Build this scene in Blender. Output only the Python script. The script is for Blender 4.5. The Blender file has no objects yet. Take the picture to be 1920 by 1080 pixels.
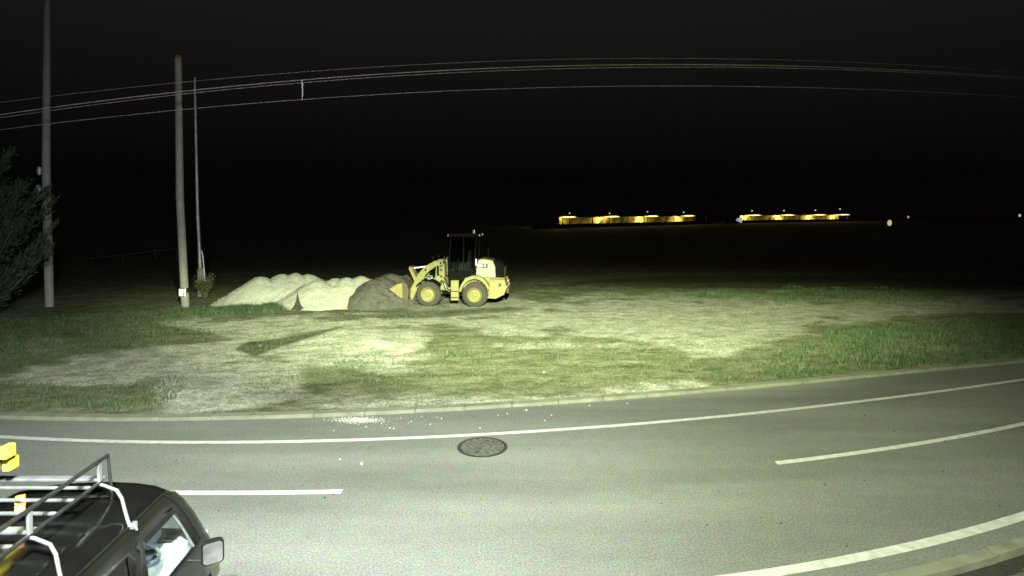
import bpy, math, random
import numpy as np
from mathutils import Vector, Matrix
random.seed(7); rng = np.random.default_rng(7)
S = bpy.context.scene; C = S.collection; R = math.radians

# ---------------------------------------------------------------- camera, sky, lamps, exposure
CAM_H = 5.0; F = 1100.0; TH = R(2.0); YPP = 395.0 + F*math.tan(TH)
cd = bpy.data.cameras.new('camera'); cam = bpy.data.objects.new('camera', cd); C.objects.link(cam)
cam.location = (0, 0, CAM_H); cam.rotation_euler = (R(88.0), 0, 0)
cd.sensor_width = 36; cd.lens = F/1920*36; cd.shift_y = -(540-YPP)/1920
cd.clip_start = 0.05; cd.clip_end = 6000; S.camera = cam

w = bpy.data.worlds.new('World'); S.world = w; w.use_nodes = True
nt = w.node_tree; bg = nt.nodes['Background']
sky = nt.nodes.new('ShaderNodeTexSky'); sky.sky_type = 'NISHITA'; sky.sun_disc = False
sky.sun_elevation = R(-6); sky.sun_rotation = R(200); sky.air_density = 1.0
add = nt.nodes.new('ShaderNodeMix'); add.data_type = 'RGBA'; add.blend_type = 'ADD'
add.inputs[0].default_value = 1.0
sc_ = nt.nodes.new('ShaderNodeMix'); sc_.data_type = 'RGBA'; sc_.blend_type = 'MULTIPLY'; sc_.inputs[0].default_value = 1.0
nt.links.new(sky.outputs[0], sc_.inputs[6]); sc_.inputs[7].default_value = (0.3, 0.22, 0.2, 1)
nt.links.new(sc_.outputs[2], add.inputs[6]); 
tcw = nt.nodes.new('ShaderNodeTexCoord'); sx = nt.nodes.new('ShaderNodeSeparateXYZ'); nt.links.new(tcw.outputs['Generated'], sx.inputs[0])
rw = nt.nodes.new('ShaderNodeValToRGB'); nt.links.new(sx.outputs[2], rw.inputs[0])
rw.color_ramp.elements[0].position = 0.05; rw.color_ramp.elements[0].color = (0.012, 0.011, 0.011, 1)
rw.color_ramp.elements[1].position = 0.35; rw.color_ramp.elements[1].color = (0.098, 0.082, 0.085, 1)
nt.links.new(rw.outputs[0], add.inputs[7])
nt.links.new(add.outputs[2], bg.inputs[0]); bg.inputs[1].default_value = 0.1

def spot(name, loc, target, power, color, size, blend, radius=0.12):
    l = bpy.data.lights.new(name, 'SPOT'); l.energy = power; l.color = color
    l.spot_size = R(size); l.spot_blend = blend; l.shadow_soft_size = radius
    o = bpy.data.objects.new(name, l); C.objects.link(o); o.location = loc
    o.rotation_euler = (Vector(target)-Vector(loc)).to_track_quat('-Z', 'Y').to_euler(); return o
LCOL = (0.88, 1.0, 0.56); WCOL = (0.86, 0.93, 1.0)
LP = (1.2, -0.5, 9.5)
spot('yard_floodlight', LP, (1.2, 29, 0), 160000, LCOL, 30, 1.0, 0.03).scale = (2.9, 1, 1)
spot('verge_floodlight', LP, (0.0, 18, 0), 18000, LCOL, 46, 1.0, 0.03).scale = (2.3, 1, 1)
spot('road_floodlight', (-1.2, 0.5, 7.5), (-6.2, 12.5, 0), 24000, WCOL, 96, 1.0)
spot('wide_floodlight', LP, (1.8, 15, 0), 27000, (0.90, 1.0, 0.72), 100, 1.0, 0.03).scale = (1.3, 1, 1)
spot('field_fill', (-1.2, 0.5, 7.6), (16, 62, 0), 5000, (1.0, 0.96, 0.8), 64, 1.0)  # extra unseen spot, added to lift the far field
spot('cable_fill', (-1.2, 0.5, 7.7), (-14, 26, 12), 2400, (0.95, 1.0, 0.9), 66, 1.0)  # unseen spot added to brighten the cables and upper poles
spot('van_interior_fill', (0.4, 2.6, 2.7), (-3.85, 6.6, 1.15), 1250, (0.86, 0.9, 1.0), 26, 1.0, 0.10)  # no real fixture: added low spot that brightens the van interior
S.view_settings.view_transform = 'Standard'; S.view_settings.look = 'None'
S.cycles.filter_width = 1.6
S.view_settings.exposure = 0; S.view_settings.gamma = 1; S.view_settings.use_curve_mapping = False

# ---------------------------------------------------------------- where a place on the photo lies
def ray(px, py):
    r = (px-960)/F; u = -(py-YPP)/F
    return (r, math.cos(TH)+u*math.sin(TH), -math.sin(TH)+u*math.cos(TH))
def gp(px, py, z=0.0):
    d = ray(px, py); t = (z-CAM_H)/d[2]; return Vector((d[0]*t, d[1]*t, z))
def yp(px, py, y):
    d = ray(px, py); t = y/d[1]; return Vector((d[0]*t, y, CAM_H+d[2]*t))
def proj(x, y, z):
    zc = y*math.cos(TH)-(z-CAM_H)*math.sin(TH); up = y*math.sin(TH)+(z-CAM_H)*math.cos(TH)
    zc = np.maximum(zc, 0.5)
    return 960+F*x/zc, YPP-F*up/zc

# ---------------------------------------------------------------- helpers
def tag(o, label=None, cat=None, group=None, kind=None):
    if label: o['label'] = label
    if cat: o['category'] = cat
    if group: o['group'] = group
    if kind: o['kind'] = kind
    return o
def empty(name, loc=(0,0,0), rz=0, label=None, cat=None, group=None):
    o = bpy.data.objects.new(name, None); C.objects.link(o); o.location = loc
    o.rotation_euler = (0, 0, rz); o.empty_display_size = 0.2
    return tag(o, label, cat, group)
class MB:
    def __init__(s): s.v = []; s.f = []
    def add(s, vs, fs):
        n = len(s.v); s.v += [tuple(p) for p in vs]; s.f += [tuple(n+i for i in f) for f in fs]; return s
    def box(s, c, d, rot=None):
        vs = [Vector((x*d[0]/2, y*d[1]/2, z*d[2]/2)) for x in (-1,1) for y in (-1,1) for z in (-1,1)]
        if rot: m = Matrix.Rotation(rot[1], 3, rot[0]); vs = [m @ v for v in vs]
        return s.add([v+Vector(c) for v in vs], [(0,1,3,2),(4,6,7,5),(0,4,5,1),(2,3,7,6),(0,2,6,4),(1,5,7,3)])
    def prism(s, pts, a, b, axis='y'):           # profile extruded between a and b
        def m(p, t): return (p[0], t, p[1]) if axis == 'y' else ((t, p[0], p[1]) if axis == 'x' else (p[0], p[1], t))
        n = len(pts)
        return s.add([m(p, a) for p in pts]+[m(p, b) for p in pts],
            [tuple(range(n)), tuple(range(2*n-1, n-1, -1))]+[(i, (i+1) % n, n+(i+1) % n, n+i) for i in range(n)])
    def tube(s, pts, r, n=8, cap=True):
        pts = [Vector(p) for p in pts]; rs = r if isinstance(r, (list, tuple)) else [r]*len(pts)
        base = len(s.v); up = Vector((0,0,1))
        for i, p in enumerate(pts):
            d = (pts[min(i+1, len(pts)-1)]-pts[max(i-1, 0)]).normalized()
            a = d.cross(up)
            if a.length < 0.05: a = d.cross(Vector((1,0,0)))
            a.normalize(); b = a.cross(d)
            for k in range(n):
                t = 2*math.pi*k/n; s.v.append(tuple(p+a*(rs[i]*math.cos(t))+b*(rs[i]*math.sin(t))))
        for i in range(len(pts)-1):
            for k in range(n):
                s.f.append((base+i*n+k, base+i*n+(k+1) % n, base+(i+1)*n+(k+1) % n, base+(i+1)*n+k))
        if cap:
            s.f.append(tuple(base+k for k in range(n-1, -1, -1))); e = base+(len(pts)-1)*n
            s.f.append(tuple(e+k for k in range(n)))
        return s
    def lathe(s, prof, c, n=28, axis='y'):       # prof: (radius, offset along axis)
        base = len(s.v)
        for r, h in prof:
            for k in range(n):
                t = 2*math.pi*k/n; a, b = r*math.cos(t), r*math.sin(t)
                v = (a, h, b) if axis == 'y' else ((h, a, b) if axis == 'x' else (a, b, h))
                s.v.append((v[0]+c[0], v[1]+c[1], v[2]+c[2]))
        for i in range(len(prof)-1):
            for k in range(n):
                s.f.append((base+i*n+k, base+i*n+(k+1) % n, base+(i+1)*n+(k+1) % n, base+(i+1)*n+k))
        return s
    def build(s, name, mat, parent=None, bevel=0, smooth=False):
        me = bpy.data.meshes.new(name); me.from_pydata(s.v, [], s.f); me.update()
        import bmesh
        b = bmesh.new(); b.from_mesh(me); bmesh.ops.recalc_face_normals(b, faces=b.faces); b.to_mesh(me); b.free()
        o = bpy.data.objects.new(name, me); C.objects.link(o); me.materials.append(mat)
        if parent: o.parent = parent
        if smooth:
            me.polygons.foreach_set('use_smooth', [True]*len(me.polygons))
            me.set_sharp_from_angle(angle=R(40))
        if bevel:
            m = o.modifiers.new('bevel', 'BEVEL'); m.width = bevel; m.segments = 2; m.limit_method = 'ANGLE'
        return o

def mat(name, col, rough=0.6, metal=0.0, col2=None, nscale=8.0, amount=0.5, bump=0.0, bscale=40.0, coat=0.0, detail=6, spec=0.5):
    m = bpy.data.materials.new(name); m.use_nodes = True; t = m.node_tree; b = t.nodes['Principled BSDF']
    b.inputs['Roughness'].default_value = rough; b.inputs['Metallic'].default_value = metal
    b.inputs['Coat Weight'].default_value = coat; b.inputs['Specular IOR Level'].default_value = spec
    tc = t.nodes.new('ShaderNodeTexCoord'); n = t.nodes.new('ShaderNodeTexNoise')
    n.inputs['Scale'].default_value = nscale; n.inputs['Detail'].default_value = detail
    t.links.new(tc.outputs['Object'], n.inputs['Vector'])
    r = t.nodes.new('ShaderNodeValToRGB'); c2 = col2 or tuple(c*0.55 for c in col)
    r.color_ramp.elements[0].position = 0.5-amount*0.3; r.color_ramp.elements[1].position = 0.5+amount*0.3
    r.color_ramp.elements[0].color = (*c2, 1); r.color_ramp.elements[1].color = (*col, 1)
    t.links.new(n.outputs['Fac'], r.inputs[0]); t.links.new(r.outputs[0], b.inputs['Base Color'])
    if bump:
        n2 = t.nodes.new('ShaderNodeTexNoise'); n2.inputs['Scale'].default_value = bscale; n2.inputs['Detail'].default_value = 4
        t.links.new(tc.outputs['Object'], n2.inputs['Vector'])
        bp = t.nodes.new('ShaderNodeBump'); bp.inputs['Strength'].default_value = bump; bp.inputs['Distance'].default_value = 0.05
        t.links.new(n2.outputs['Fac'], bp.inputs['Height']); t.links.new(bp.outputs[0], b.inputs['Normal'])
    return m
def emit(name, col, st):
    m = bpy.data.materials.new(name); m.use_nodes = True; b = m.node_tree.nodes['Principled BSDF']
    b.inputs['Base Color'].default_value = (*col, 1); b.inputs['Emission Color'].default_value = (*col, 1)
    b.inputs['Emission Strength'].default_value = st; return m
def glass(name, tint, alpha=0.25):
    m = bpy.data.materials.new(name); m.use_nodes = True; t = m.node_tree; t.nodes.clear()
    o = t.nodes.new('ShaderNodeOutputMaterial'); g = t.nodes.new('ShaderNodeBsdfGlossy'); g.inputs['Roughness'].default_value = 0.03
    tr = t.nodes.new('ShaderNodeBsdfTransparent'); tr.inputs[0].default_value = (*tint, 1)
    lw = t.nodes.new('ShaderNodeLayerWeight'); pw = t.nodes.new('ShaderNodeMath'); pw.operation = 'POWER'; pw.inputs[1].default_value = 4.0; t.links.new(lw.outputs['Facing'], pw.inputs[0])
    fr = t.nodes.new('ShaderNodeMath'); fr.operation = 'MULTIPLY_ADD'; fr.inputs[1].default_value = 0.8; fr.inputs[2].default_value = 0.05; t.links.new(pw.outputs[0], fr.inputs[0])
    mx = t.nodes.new('ShaderNodeMixShader'); t.links.new(fr.outputs[0], mx.inputs[0])
    t.links.new(tr.outputs[0], mx.inputs[1]); t.links.new(g.outputs[0], mx.inputs[2]); t.links.new(mx.outputs[0], o.inputs[0])
    return m

# cheap value noise for terrain shaping
_g = np.random.default_rng(3).random((256, 256))
def vn(x, y):
    xi = np.floor(x).astype(int); yi = np.floor(y).astype(int); fx = x-xi; fy = y-yi
    fx = fx*fx*(3-2*fx); fy = fy*fy*(3-2*fy); a = lambda i, j: _g[(xi+i) & 255, (yi+j) & 255]
    return (a(0,0)*(1-fx)+a(1,0)*fx)*(1-fy)+(a(0,1)*(1-fx)+a(1,1)*fx)*fy
def fbm(x, y, o=4):
    s = 0; amp = 0.5
    for i in range(o): s = s+amp*(vn(x*2**i+17*i, y*2**i+31*i)-0.5)*2; amp *= 0.5
    return s
def sst(a, b, x):
    t = np.clip((x-a)/(b-a), 0, 1); return t*t*(3-2*t)

# ---------------------------------------------------------------- the road's lines, fitted to the curve
def fit(pts, k=2):
    c = np.polyfit([gp(*p).x for p in pts], [gp(*p).y for p in pts], k)
    lo, hi = -24.0, 24.0
    def f(x):
        x = np.asarray(x, float); xc = np.clip(x, lo, hi); d = np.polyder(c)
        return np.polyval(c, xc)+np.polyval(d, xc)*(x-xc)
    return f
farline = fit([(0,820),(400,827),(640,825),(900,818),(1200,795),(1500,764),(1920,712)], 3)
# every other line is the far line moved sideways, plus a slow change of width
kerb_line = fit([(0,787),(333,787),(600,782),(893,768),(1193,748),(1413,731),(1653,702),(1913,682)], 3)
centre = fit([(0,915),(300,922),(640,924),(1455,868),(1920,795)], 2)
near = lambda x: 7.30+0.0305*np.clip(np.asarray(x,float)+0.9,-20,20)**2*0.72+0.03*np.asarray(x,float)*0.0
_n = np.polyfit([-6.0, 3.35, 4.95, 8.40], [7.45, 7.86, 8.32, 9.45], 2)
def near(x):
    x = np.asarray(x, float); xc = np.clip(x, -24, 20); return np.polyval(_n, xc)+np.polyval(np.polyder(_n), xc)*(x-xc)
def ribbon(name, fa, fb, xs, z, m, th=0, kind='structure', parent=None):
    mb = MB(); n = len(xs)
    a = [(x, float(fa(x)), z) for x in xs]; b = [(x, float(fb(x)), z) for x in xs]
    if th == 0: mb.add(a+b, [(i, i+1, n+i+1, n+i) for i in range(n-1)])
    else:
        a2 = [(p[0], p[1], z-th) for p in a]; b2 = [(p[0], p[1], z-th) for p in b]
        mb.add(a+b+a2+b2, [(i, i+1, n+i+1, n+i) for i in range(n-1)]+[(i, i+1, 2*n+i+1, 2*n+i) for i in range(n-1)]
               +[(n+i, n+i+1, 3*n+i+1, 3*n+i) for i in range(n-1)]+[(0,n,3*n,2*n),(n-1,2*n-1,4*n-1,3*n-1)])
    o = mb.build(name, m, parent)
    if kind: tag(o, kind=kind)
    return o

# materials of the place
def asphalt_mat():
    m = bpy.data.materials.new('asphalt'); m.use_nodes = True; t = m.node_tree; b = t.nodes['Principled BSDF']
    L = t.links.new; tc = t.nodes.new('ShaderNodeTexCoord')
    def noise(s, d, stretch=None):
        n = t.nodes.new('ShaderNodeTexNoise'); n.inputs['Scale'].default_value = s; n.inputs['Detail'].default_value = d
        if stretch:
            mp = t.nodes.new('ShaderNodeMapping'); mp.inputs['Scale'].default_value = stretch
            L(tc.outputs['Object'], mp.inputs['Vector']); L(mp.outputs[0], n.inputs['Vector'])
        else: L(tc.outputs['Object'], n.inputs['Vector'])
        return n
    def mixc(a, bb, f, mode='MIX', fac=None):
        x = t.nodes.new('ShaderNodeMix'); x.data_type = 'RGBA'; x.blend_type = mode
        if fac is None: L(f, x.inputs[0])
        else: x.inputs[0].default_value = fac
        for i, v in ((6, a), (7, bb)):
            if isinstance(v, tuple): x.inputs[i].default_value = (*v, 1)
            else: L(v, x.inputs[i])
        return x.outputs[2]
    fine = noise(30, 8); big = noise(0.5, 5, (0.25, 1.6, 1)); mid = noise(4.0, 5)
    rp = t.nodes.new('ShaderNodeValToRGB'); rp.color_ramp.elements[0].position = 0.36; rp.color_ramp.elements[1].position = 0.66
    rp.color_ramp.elements[0].color = (0.085, 0.088, 0.079, 1); rp.color_ramp.elements[1].color = (0.152, 0.155, 0.14, 1)
    L(fine.outputs['Fac'], rp.inputs[0])
    c = mixc(rp.outputs[0], big.outputs['Fac'], None, 'SOFT_LIGHT', 0.6)
    c = mixc(c, mid.outputs['Color'], None, 'SOFT_LIGHT', 0.22)
    L(c, b.inputs['Base Color']); b.inputs['Roughness'].default_value = 0.85; b.inputs['Specular IOR Level'].default_value = 0.25
    bp = t.nodes.new('ShaderNodeBump'); bp.inputs['Strength'].default_value = 0.3; bp.inputs['Distance'].default_value = 0.008
    L(fine.outputs['Fac'], bp.inputs['Height']); L(bp.outputs[0], b.inputs['Normal'])
    return m
M_asph = asphalt_mat()
M_paint = mat('road_paint', (0.56, 0.56, 0.52), 0.6, col2=(0.24, 0.24, 0.22), nscale=6, amount=1.2, detail=10)
M_conc = mat('concrete', (0.185, 0.185, 0.14), 0.9, col2=(0.09, 0.092, 0.065), nscale=2.6, amount=0.9, detail=9, bump=0.4, bscale=60)
M_conc_pale = mat('forecourt_concrete', (0.22, 0.22, 0.20), 0.9, col2=(0.05, 0.05, 0.045), nscale=2.5, amount=0.7, detail=9, bump=0.2)
M_conc_dark = mat('dark_concrete', (0.04, 0.036, 0.03), 0.95, col2=(0.018, 0.018, 0.015), nscale=9, amount=1.2, bump=0.6, bscale=30)  # darker concrete tone for the near kerb wall

def ground_mat():
    m = bpy.data.materials.new('verge_soil'); m.use_nodes = True; t = m.node_tree; b = t.nodes['Principled BSDF']
    L = t.links.new; tc = t.nodes.new('ShaderNodeTexCoord')
    def noise(s, d, rough=0.6, st=(1, 1, 1)):
        n = t.nodes.new('ShaderNodeTexNoise'); n.inputs['Scale'].default_value = s; n.inputs['Detail'].default_value = d
        mp = t.nodes.new('ShaderNodeMapping'); mp.inputs['Scale'].default_value = st; L(tc.outputs['Object'], mp.inputs['Vector'])
        n.inputs['Roughness'].default_value = rough; L(mp.outputs[0], n.inputs['Vector']); return n
    def ramp(src, a, ca, bb, cb, mid=None):
        r = t.nodes.new('ShaderNodeValToRGB'); r.color_ramp.elements[0].position = a; r.color_ramp.elements[1].position = bb
        r.color_ramp.elements[0].color = (*ca, 1); r.color_ramp.elements[1].color = (*cb, 1)
        if mid: e = r.color_ramp.elements.new(mid[0]); e.color = (*mid[1], 1)
        L(src, r.inputs[0]); return r.outputs[0]
    def mx(a, bb, f):
        x = t.nodes.new('ShaderNodeMix'); x.data_type = 'RGBA'; L(f, x.inputs[0]); L(a, x.inputs[6]); L(bb, x.inputs[7]); return x.outputs[2]
    at = t.nodes.new('ShaderNodeAttribute'); at.attribute_name = 'cover'
    sp = t.nodes.new('ShaderNodeSeparateColor'); L(at.outputs['Color'], sp.inputs[0])
    n1 = noise(11, 9, 0.8); n2 = noise(0.9, 7, 0.75, (0.45, 1.5, 1)); n3 = noise(2.4, 9, 0.88, (0.8, 1.1, 1))
    soil = ramp(n1.outputs['Fac'], 0.36, (0.055, 0.06, 0.027), 0.66, (0.225, 0.22, 0.155), (0.5, (0.125, 0.13, 0.08)))
    patch = ramp(n2.outputs['Fac'], 0.36, (0.055, 0.065, 0.035), 0.64, (0.235, 0.23, 0.175), (0.5, (0.14, 0.145, 0.095)))
    x = t.nodes.new('ShaderNodeMix'); x.data_type = 'RGBA'; x.inputs[0].default_value = 0.45; L(soil, x.inputs[6]); L(patch, x.inputs[7])
    grav = ramp(n1.outputs['Fac'], 0.36, (0.13, 0.128, 0.105), 0.64, (0.46, 0.455, 0.41), (0.5, (0.33, 0.325, 0.29)))
    dirt_shade = ramp(n3.outputs['Fac'], 0.3, (0.035, 0.035, 0.022), 0.7, (0.085, 0.08, 0.05))
    # break the gravel edge up with noise
    a = t.nodes.new('ShaderNodeMath'); a.operation = 'ADD'; L(sp.outputs[0], a.inputs[0])
    s1 = t.nodes.new('ShaderNodeMath'); s1.operation = 'MULTIPLY_ADD'; s1.inputs[1].default_value = 1.5; s1.inputs[2].default_value = -0.78; L(n3.outputs['Fac'], s1.inputs[0])
    L(s1.outputs[0], a.inputs[1])
    s2 = t.nodes.new('ShaderNodeMapRange'); s2.inputs[1].default_value = 0.05; s2.inputs[2].default_value = 0.75; L(a.outputs[0], s2.inputs[0])
    c = mx(x.outputs[2], grav, s2.outputs[0]); c = mx(c, dirt_shade, sp.outputs[1])
    n4 = noise(1.7, 9, 0.8, (0.7, 1.3, 1)); n5 = noise(17.0, 9, 0.9)
    def modul(c, src, lo, hi, clo, chi):
        r = ramp(src, lo, clo, hi, chi); y = t.nodes.new('ShaderNodeMix'); y.data_type = 'RGBA'; y.blend_type = 'MULTIPLY'; y.inputs[0].default_value = 1
        L(c, y.inputs[6]); L(r, y.inputs[7]); return y.outputs[2]
    c = modul(c, n4.outputs['Fac'], 0.42, 0.58, (0.50, 0.60, 0.47), (1.18, 1.16, 1.14))
    c = modul(c, n5.outputs['Fac'], 0.40, 0.60, (0.50, 0.53, 0.50), (1.5, 1.45, 1.42))
    L(c, b.inputs['Base Color']); b.inputs['Roughness'].default_value = 0.95; b.inputs['Specular IOR Level'].default_value = 0.1
    bp = t.nodes.new('ShaderNodeBump'); bp.inputs['Strength'].default_value = 0.9; bp.inputs['Distance'].default_value = 0.06
    L(n1.outputs['Fac'], bp.inputs['Height']); L(bp.outputs[0], b.inputs['Normal'])
    return m
M_ground = ground_mat()

# ---------------------------------------------------------------- ground
def poly_mask(px, py, poly, feather, ys=2.0):
    P = np.array(poly, float); P[:, 1] *= ys; x = px; y = py*ys
    inside = np.zeros(x.shape, bool); d = np.full(x.shape, 1e9); n = len(P)
    for i in range(n):
        x1, y1 = P[i]; x2, y2 = P[(i+1) % n]
        cond = ((y1 > y) != (y2 > y)) & (x < (x2-x1)*(y-y1)/((y2-y1) if y2 != y1 else 1e-9)+x1); inside ^= cond
        t = np.clip(((x-x1)*(x2-x1)+(y-y1)*(y2-y1))/max((x2-x1)**2+(y2-y1)**2, 1e-9), 0, 1)
        d = np.minimum(d, np.hypot(x-x1-t*(x2-x1), y-y1-t*(y2-y1)))
    sd = np.where(inside, d, -d)
    return lambda nz: sst(-feather, feather, sd+nz)
GRAVEL = [([(15,712),(60,692),(150,672),(300,655),(420,632),(330,617),(310,606),(470,597),(560,592),(720,588),(900,586),(960,600),(800,608),(700,618),(600,640),(520,668),(470,660),(400,690),(250,716),(120,722)], 1.0, 10),
          ([(490,664),(560,640),(640,615),(700,600),(760,612),(800,640),(790,680),(660,690),(560,675)], 0.95, 20),
          ([(320,700),(480,672),(560,690),(560,745),(480,770),(330,770),(300,750)], 0.85, 16),
          ([(800,592),(950,575),(1180,552),(1420,552),(1600,575),(1700,590),(1560,610),(1420,640),(1300,662),(1120,640),(900,625)], 0.95, 26),
          ([(1450,572),(1700,560),(1920,560),(1920,588),(1700,598),(1500,600)], 0.85, 14),
          ([(560,752),(700,744),(860,752),(1100,738),(1300,712),(1320,724),(1100,752),(860,764),(600,772)], 0.75, 12),
          ([(0,640),(80,636),(140,645),(120,662),(0,668)], 0.5, 10),
          ([(700,582),(790,566),(960,562),(1000,576),(860,584)], 0.6, 8)]
DIRT_SHADE = [([(556,588),(600,588),(560,592)], 0.5, 3), ([(442,655),(460,640),(510,634),(590,622),(650,611),(575,636),(520,653),(480,667)], 0.9, 4), ([(690,590),(800,583),(960,576),(1000,580),(800,598),(720,600)], 0.75, 5),  # second patch: dark hollow, with the gravel tongue's shadow line painted into its tip
        ([(560,596),(660,590),(700,594),(640,602)], 0.7, 4), ([(600,700),(740,705),(730,755),(540,765),(470,745)], 0.45, 22),
        ([(1180,518),(1500,516),(2400,522),(2400,546),(1700,543),(1300,541),(1000,536)], 1.0, 5),
        ([(-400,470),(1000,470),(1100,400),(2400,400),(2400,516),(980,520),(980,545),(300,545),(-400,560)], 0.45, 12)]
GRASS = [([(-300,612),(60,598),(240,590),(330,588),(470,585),(300,600),(340,612),(430,626),(330,640),(160,662),(60,676),(0,706),(-300,730)], 1.0, 8),
         ([(-300,728),(40,722),(180,730),(330,716),(330,740),(300,768),(0,772),(-300,775)], 0.9, 8),
         ([(1330,706),(1400,672),(1500,645),(1620,612),(1760,596),(2300,590),(2300,640),(1900,678),(1640,698),(1480,716),(1360,722)], 1.0, 9),
         ([(600,690),(760,655),(1000,625),(1280,655),(1330,700),(1200,728),(900,745),(740,748),(640,720)], 0.05, 25),
         ([(440,652),(490,636),(580,628),(520,650),(480,664)], 0.6, 5),
         ([(1000,546),(1500,545),(2300,546),(2300,562),(1500,566),(1200,556)], 0.6, 8)]
def mask(polys, x, y, px, py, k=1.0):
    nz = fbm(x*0.55+5, y*0.9, 6); m = np.zeros(x.shape)
    for poly, wgt, fe in polys: m = np.maximum(m, wgt*poly_mask(px, py, poly, fe*1.4)(nz*fe*3.2*k))
    return m
def terrain(x, y):
    s = y-kerb_line(x)
    z = 0.09+0.05*fbm(x*0.5, y*0.5, 4)*sst(0.2, 2, s)+0.02*fbm(x*3, y*3, 3)*sst(0.25, 1, s)
    fade = sst(0.3, 2.5, s)
    z = z+fade*0.22*np.exp(-((x-13)/6)**2-((y-21)/2.2)**2)                   # grassy bank on the right
    z = z+0.22*np.exp(-((x+7.0+0.5*(y-24))/1.7)**2)*sst(20, 22, y)*(1-sst(26, 28.5, y))    # spread gravel tongue
    z = z+0.12*np.exp(-((x+15)/6)**2-((y-28)/2)**2)
    right = sst(-4, 3, x)
    z = z-right*0.75*sst(37.2, 38.6, y)+right*0.35*sst(41.5, 43.5, y)
    z = z-(1-right)*0.3*sst(37, 44, y)
    z = np.where(y > 50, z*(1-sst(50, 70, y))+(-0.35)*sst(50, 70, y), z)
    z = np.where(s < 0.35, 0.075, z)
    return z
def grid_mesh(name, X, Y, Z, m):
    ny, nx = X.shape; me = bpy.data.meshes.new(name)
    co = np.stack([X, Y, Z], -1).reshape(-1, 3).astype(np.float32)
    i = (np.arange(ny-1)[:, None]*nx+np.arange(nx-1)[None]).ravel(); q = np.stack([i, i+1, i+nx+1, i+nx], 1).astype(np.int32)
    me.vertices.add(len(co)); me.vertices.foreach_set('co', co.ravel()); me.loops.add(q.size); me.loops.foreach_set('vertex_index', q.ravel())
    me.polygons.add(len(q)); me.polygons.foreach_set('loop_start', np.arange(0, q.size, 4, dtype=np.int32))
    me.polygons.foreach_set('loop_total', np.full(len(q), 4, np.int32)); me.polygons.foreach_set('use_smooth', np.ones(len(q), bool))
    me.update(calc_edges=True); me.validate(); me.materials.append(m)
    o = bpy.data.objects.new(name, me); C.objects.link(o); return o
xs = np.concatenate([-np.geomspace(2500, 31, 22), np.arange(-30, 32, 0.11), np.geomspace(33, 2500, 22)])
ss = np.concatenate([[0.0, 0.12, 0.34], np.arange(0.45, 10, 0.09), np.arange(10, 34, 0.16), np.geomspace(34.5, 3500, 34)])
X, Sg = np.meshgrid(xs, ss); flat = sst(45, 200, Sg)
Y = Sg+0.24+kerb_line(X)*(1-flat)+kerb_line(np.clip(X, -20, 20))*flat
Z = terrain(X, Y); g = grid_mesh('ground', X, Y, Z, M_ground); tag(g, kind='structure')
px, py = proj(X, Y, Z)
cov = np.zeros((X.size, 4), np.float32); cov[:, 3] = 1
cov[:, 0] = mask(GRAVEL, X, Y, px, py).ravel(); cov[:, 1] = mask(DIRT_SHADE, X, Y, px, py, 0.5).ravel()
a = g.data.color_attributes.new('cover', 'FLOAT_COLOR', 'POINT'); a.data.foreach_set('color', cov.ravel())

# near ground, lower than the road
near_edge = lambda x: near(x)-0.42
ng = MB(); nx = 60; xs2 = np.linspace(-40, 40, 200)
ribbon('near_ground', lambda x: -30, lambda x: float(near_edge(x))-0.22, xs2, -0.33, mat('near_gravel', (0.10, 0.09, 0.072), 0.95, col2=(0.03, 0.027, 0.02), nscale=22, amount=0.8, bump=1, bscale=25))
xr = np.linspace(-120, 120, 500)
fo = MB(); xf = np.linspace(-30, -1.2, 60); n_ = len(xf)
ribbon('forecourt', lambda x: -12.0, lambda x: float(near_edge(x))+0.0, xf, 0.0, M_conc_pale, th=0.5)  # unseen slab added under the van, which also brightens its mirror
ribbon('road', lambda x: near_edge(x)+0.0, lambda x: kerb_line(x), xr, 0.0, M_asph)
# road paint
PW = 0.075
def offs(f, d): return lambda x: float(f(x))+d
ribbon('far_edge_marking', offs(farline, -PW), offs(farline, PW), np.linspace(-60, 60, 400), 0.004, M_paint)
ribbon('near_edge_marking', offs(near, -0.10), offs(near, 0.09), np.linspace(-40, 60, 400), 0.004, M_paint)
for x0, x1 in ((-18.3, -13.2), (-8.15, -3.03), (5.24, 13.2), (18.4, 24)):
    ribbon('centre_marking', offs(centre, -0.07), offs(centre, 0.08), np.linspace(x0, x1, 40), 0.004, M_paint)
# kerbs cut into blocks with joints
def kerb(name, f0, d0, d1, z, th, x0, x1, step, m):
    mb = MB(); x = x0
    while x < x1:
        n = 6; xx = np.linspace(x+0.006, x+step-0.006, n); dz = random.uniform(-0.006, 0.006); dy = random.uniform(-0.008, 0.008)
        a = [(q, float(f0(q))+d0+dy, z+dz) for q in xx]; b = [(q, float(f0(q))+d1+dy, z+dz) for q in xx]
        a2 = [(p[0], p[1], z-th) for p in a]; b2 = [(p[0], p[1], z-th) for p in b]
        mb.add(a+b+a2+b2, [(i, i+1, n+i+1, n+i) for i in range(n-1)]+[(i, i+1, 2*n+i+1, 2*n+i) for i in range(n-1)]
               +[(n+i, n+i+1, 3*n+i+1, 3*n+i) for i in range(n-1)]+[(0,n,3*n,2*n),(n-1,2*n-1,4*n-1,3*n-1)])
        x += step
    o = mb.build(name, m, None, bevel=0.008); tag(o, kind='structure'); return o
kerb('far_kerb', kerb_line, 0.0, 0.26, 0.085, 0.3, -42, 42, 1.2, M_conc)
kerb('near_kerb', near_edge, -0.20, -0.003, 0.02, 0.12, -20, 30, 1.8, M_conc)
ribbon('near_kerb_wall', lambda x: near_edge(x)-0.19, lambda x: near_edge(x)-0.02, xs2, -0.10, M_conc_dark, th=0.5)

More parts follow.
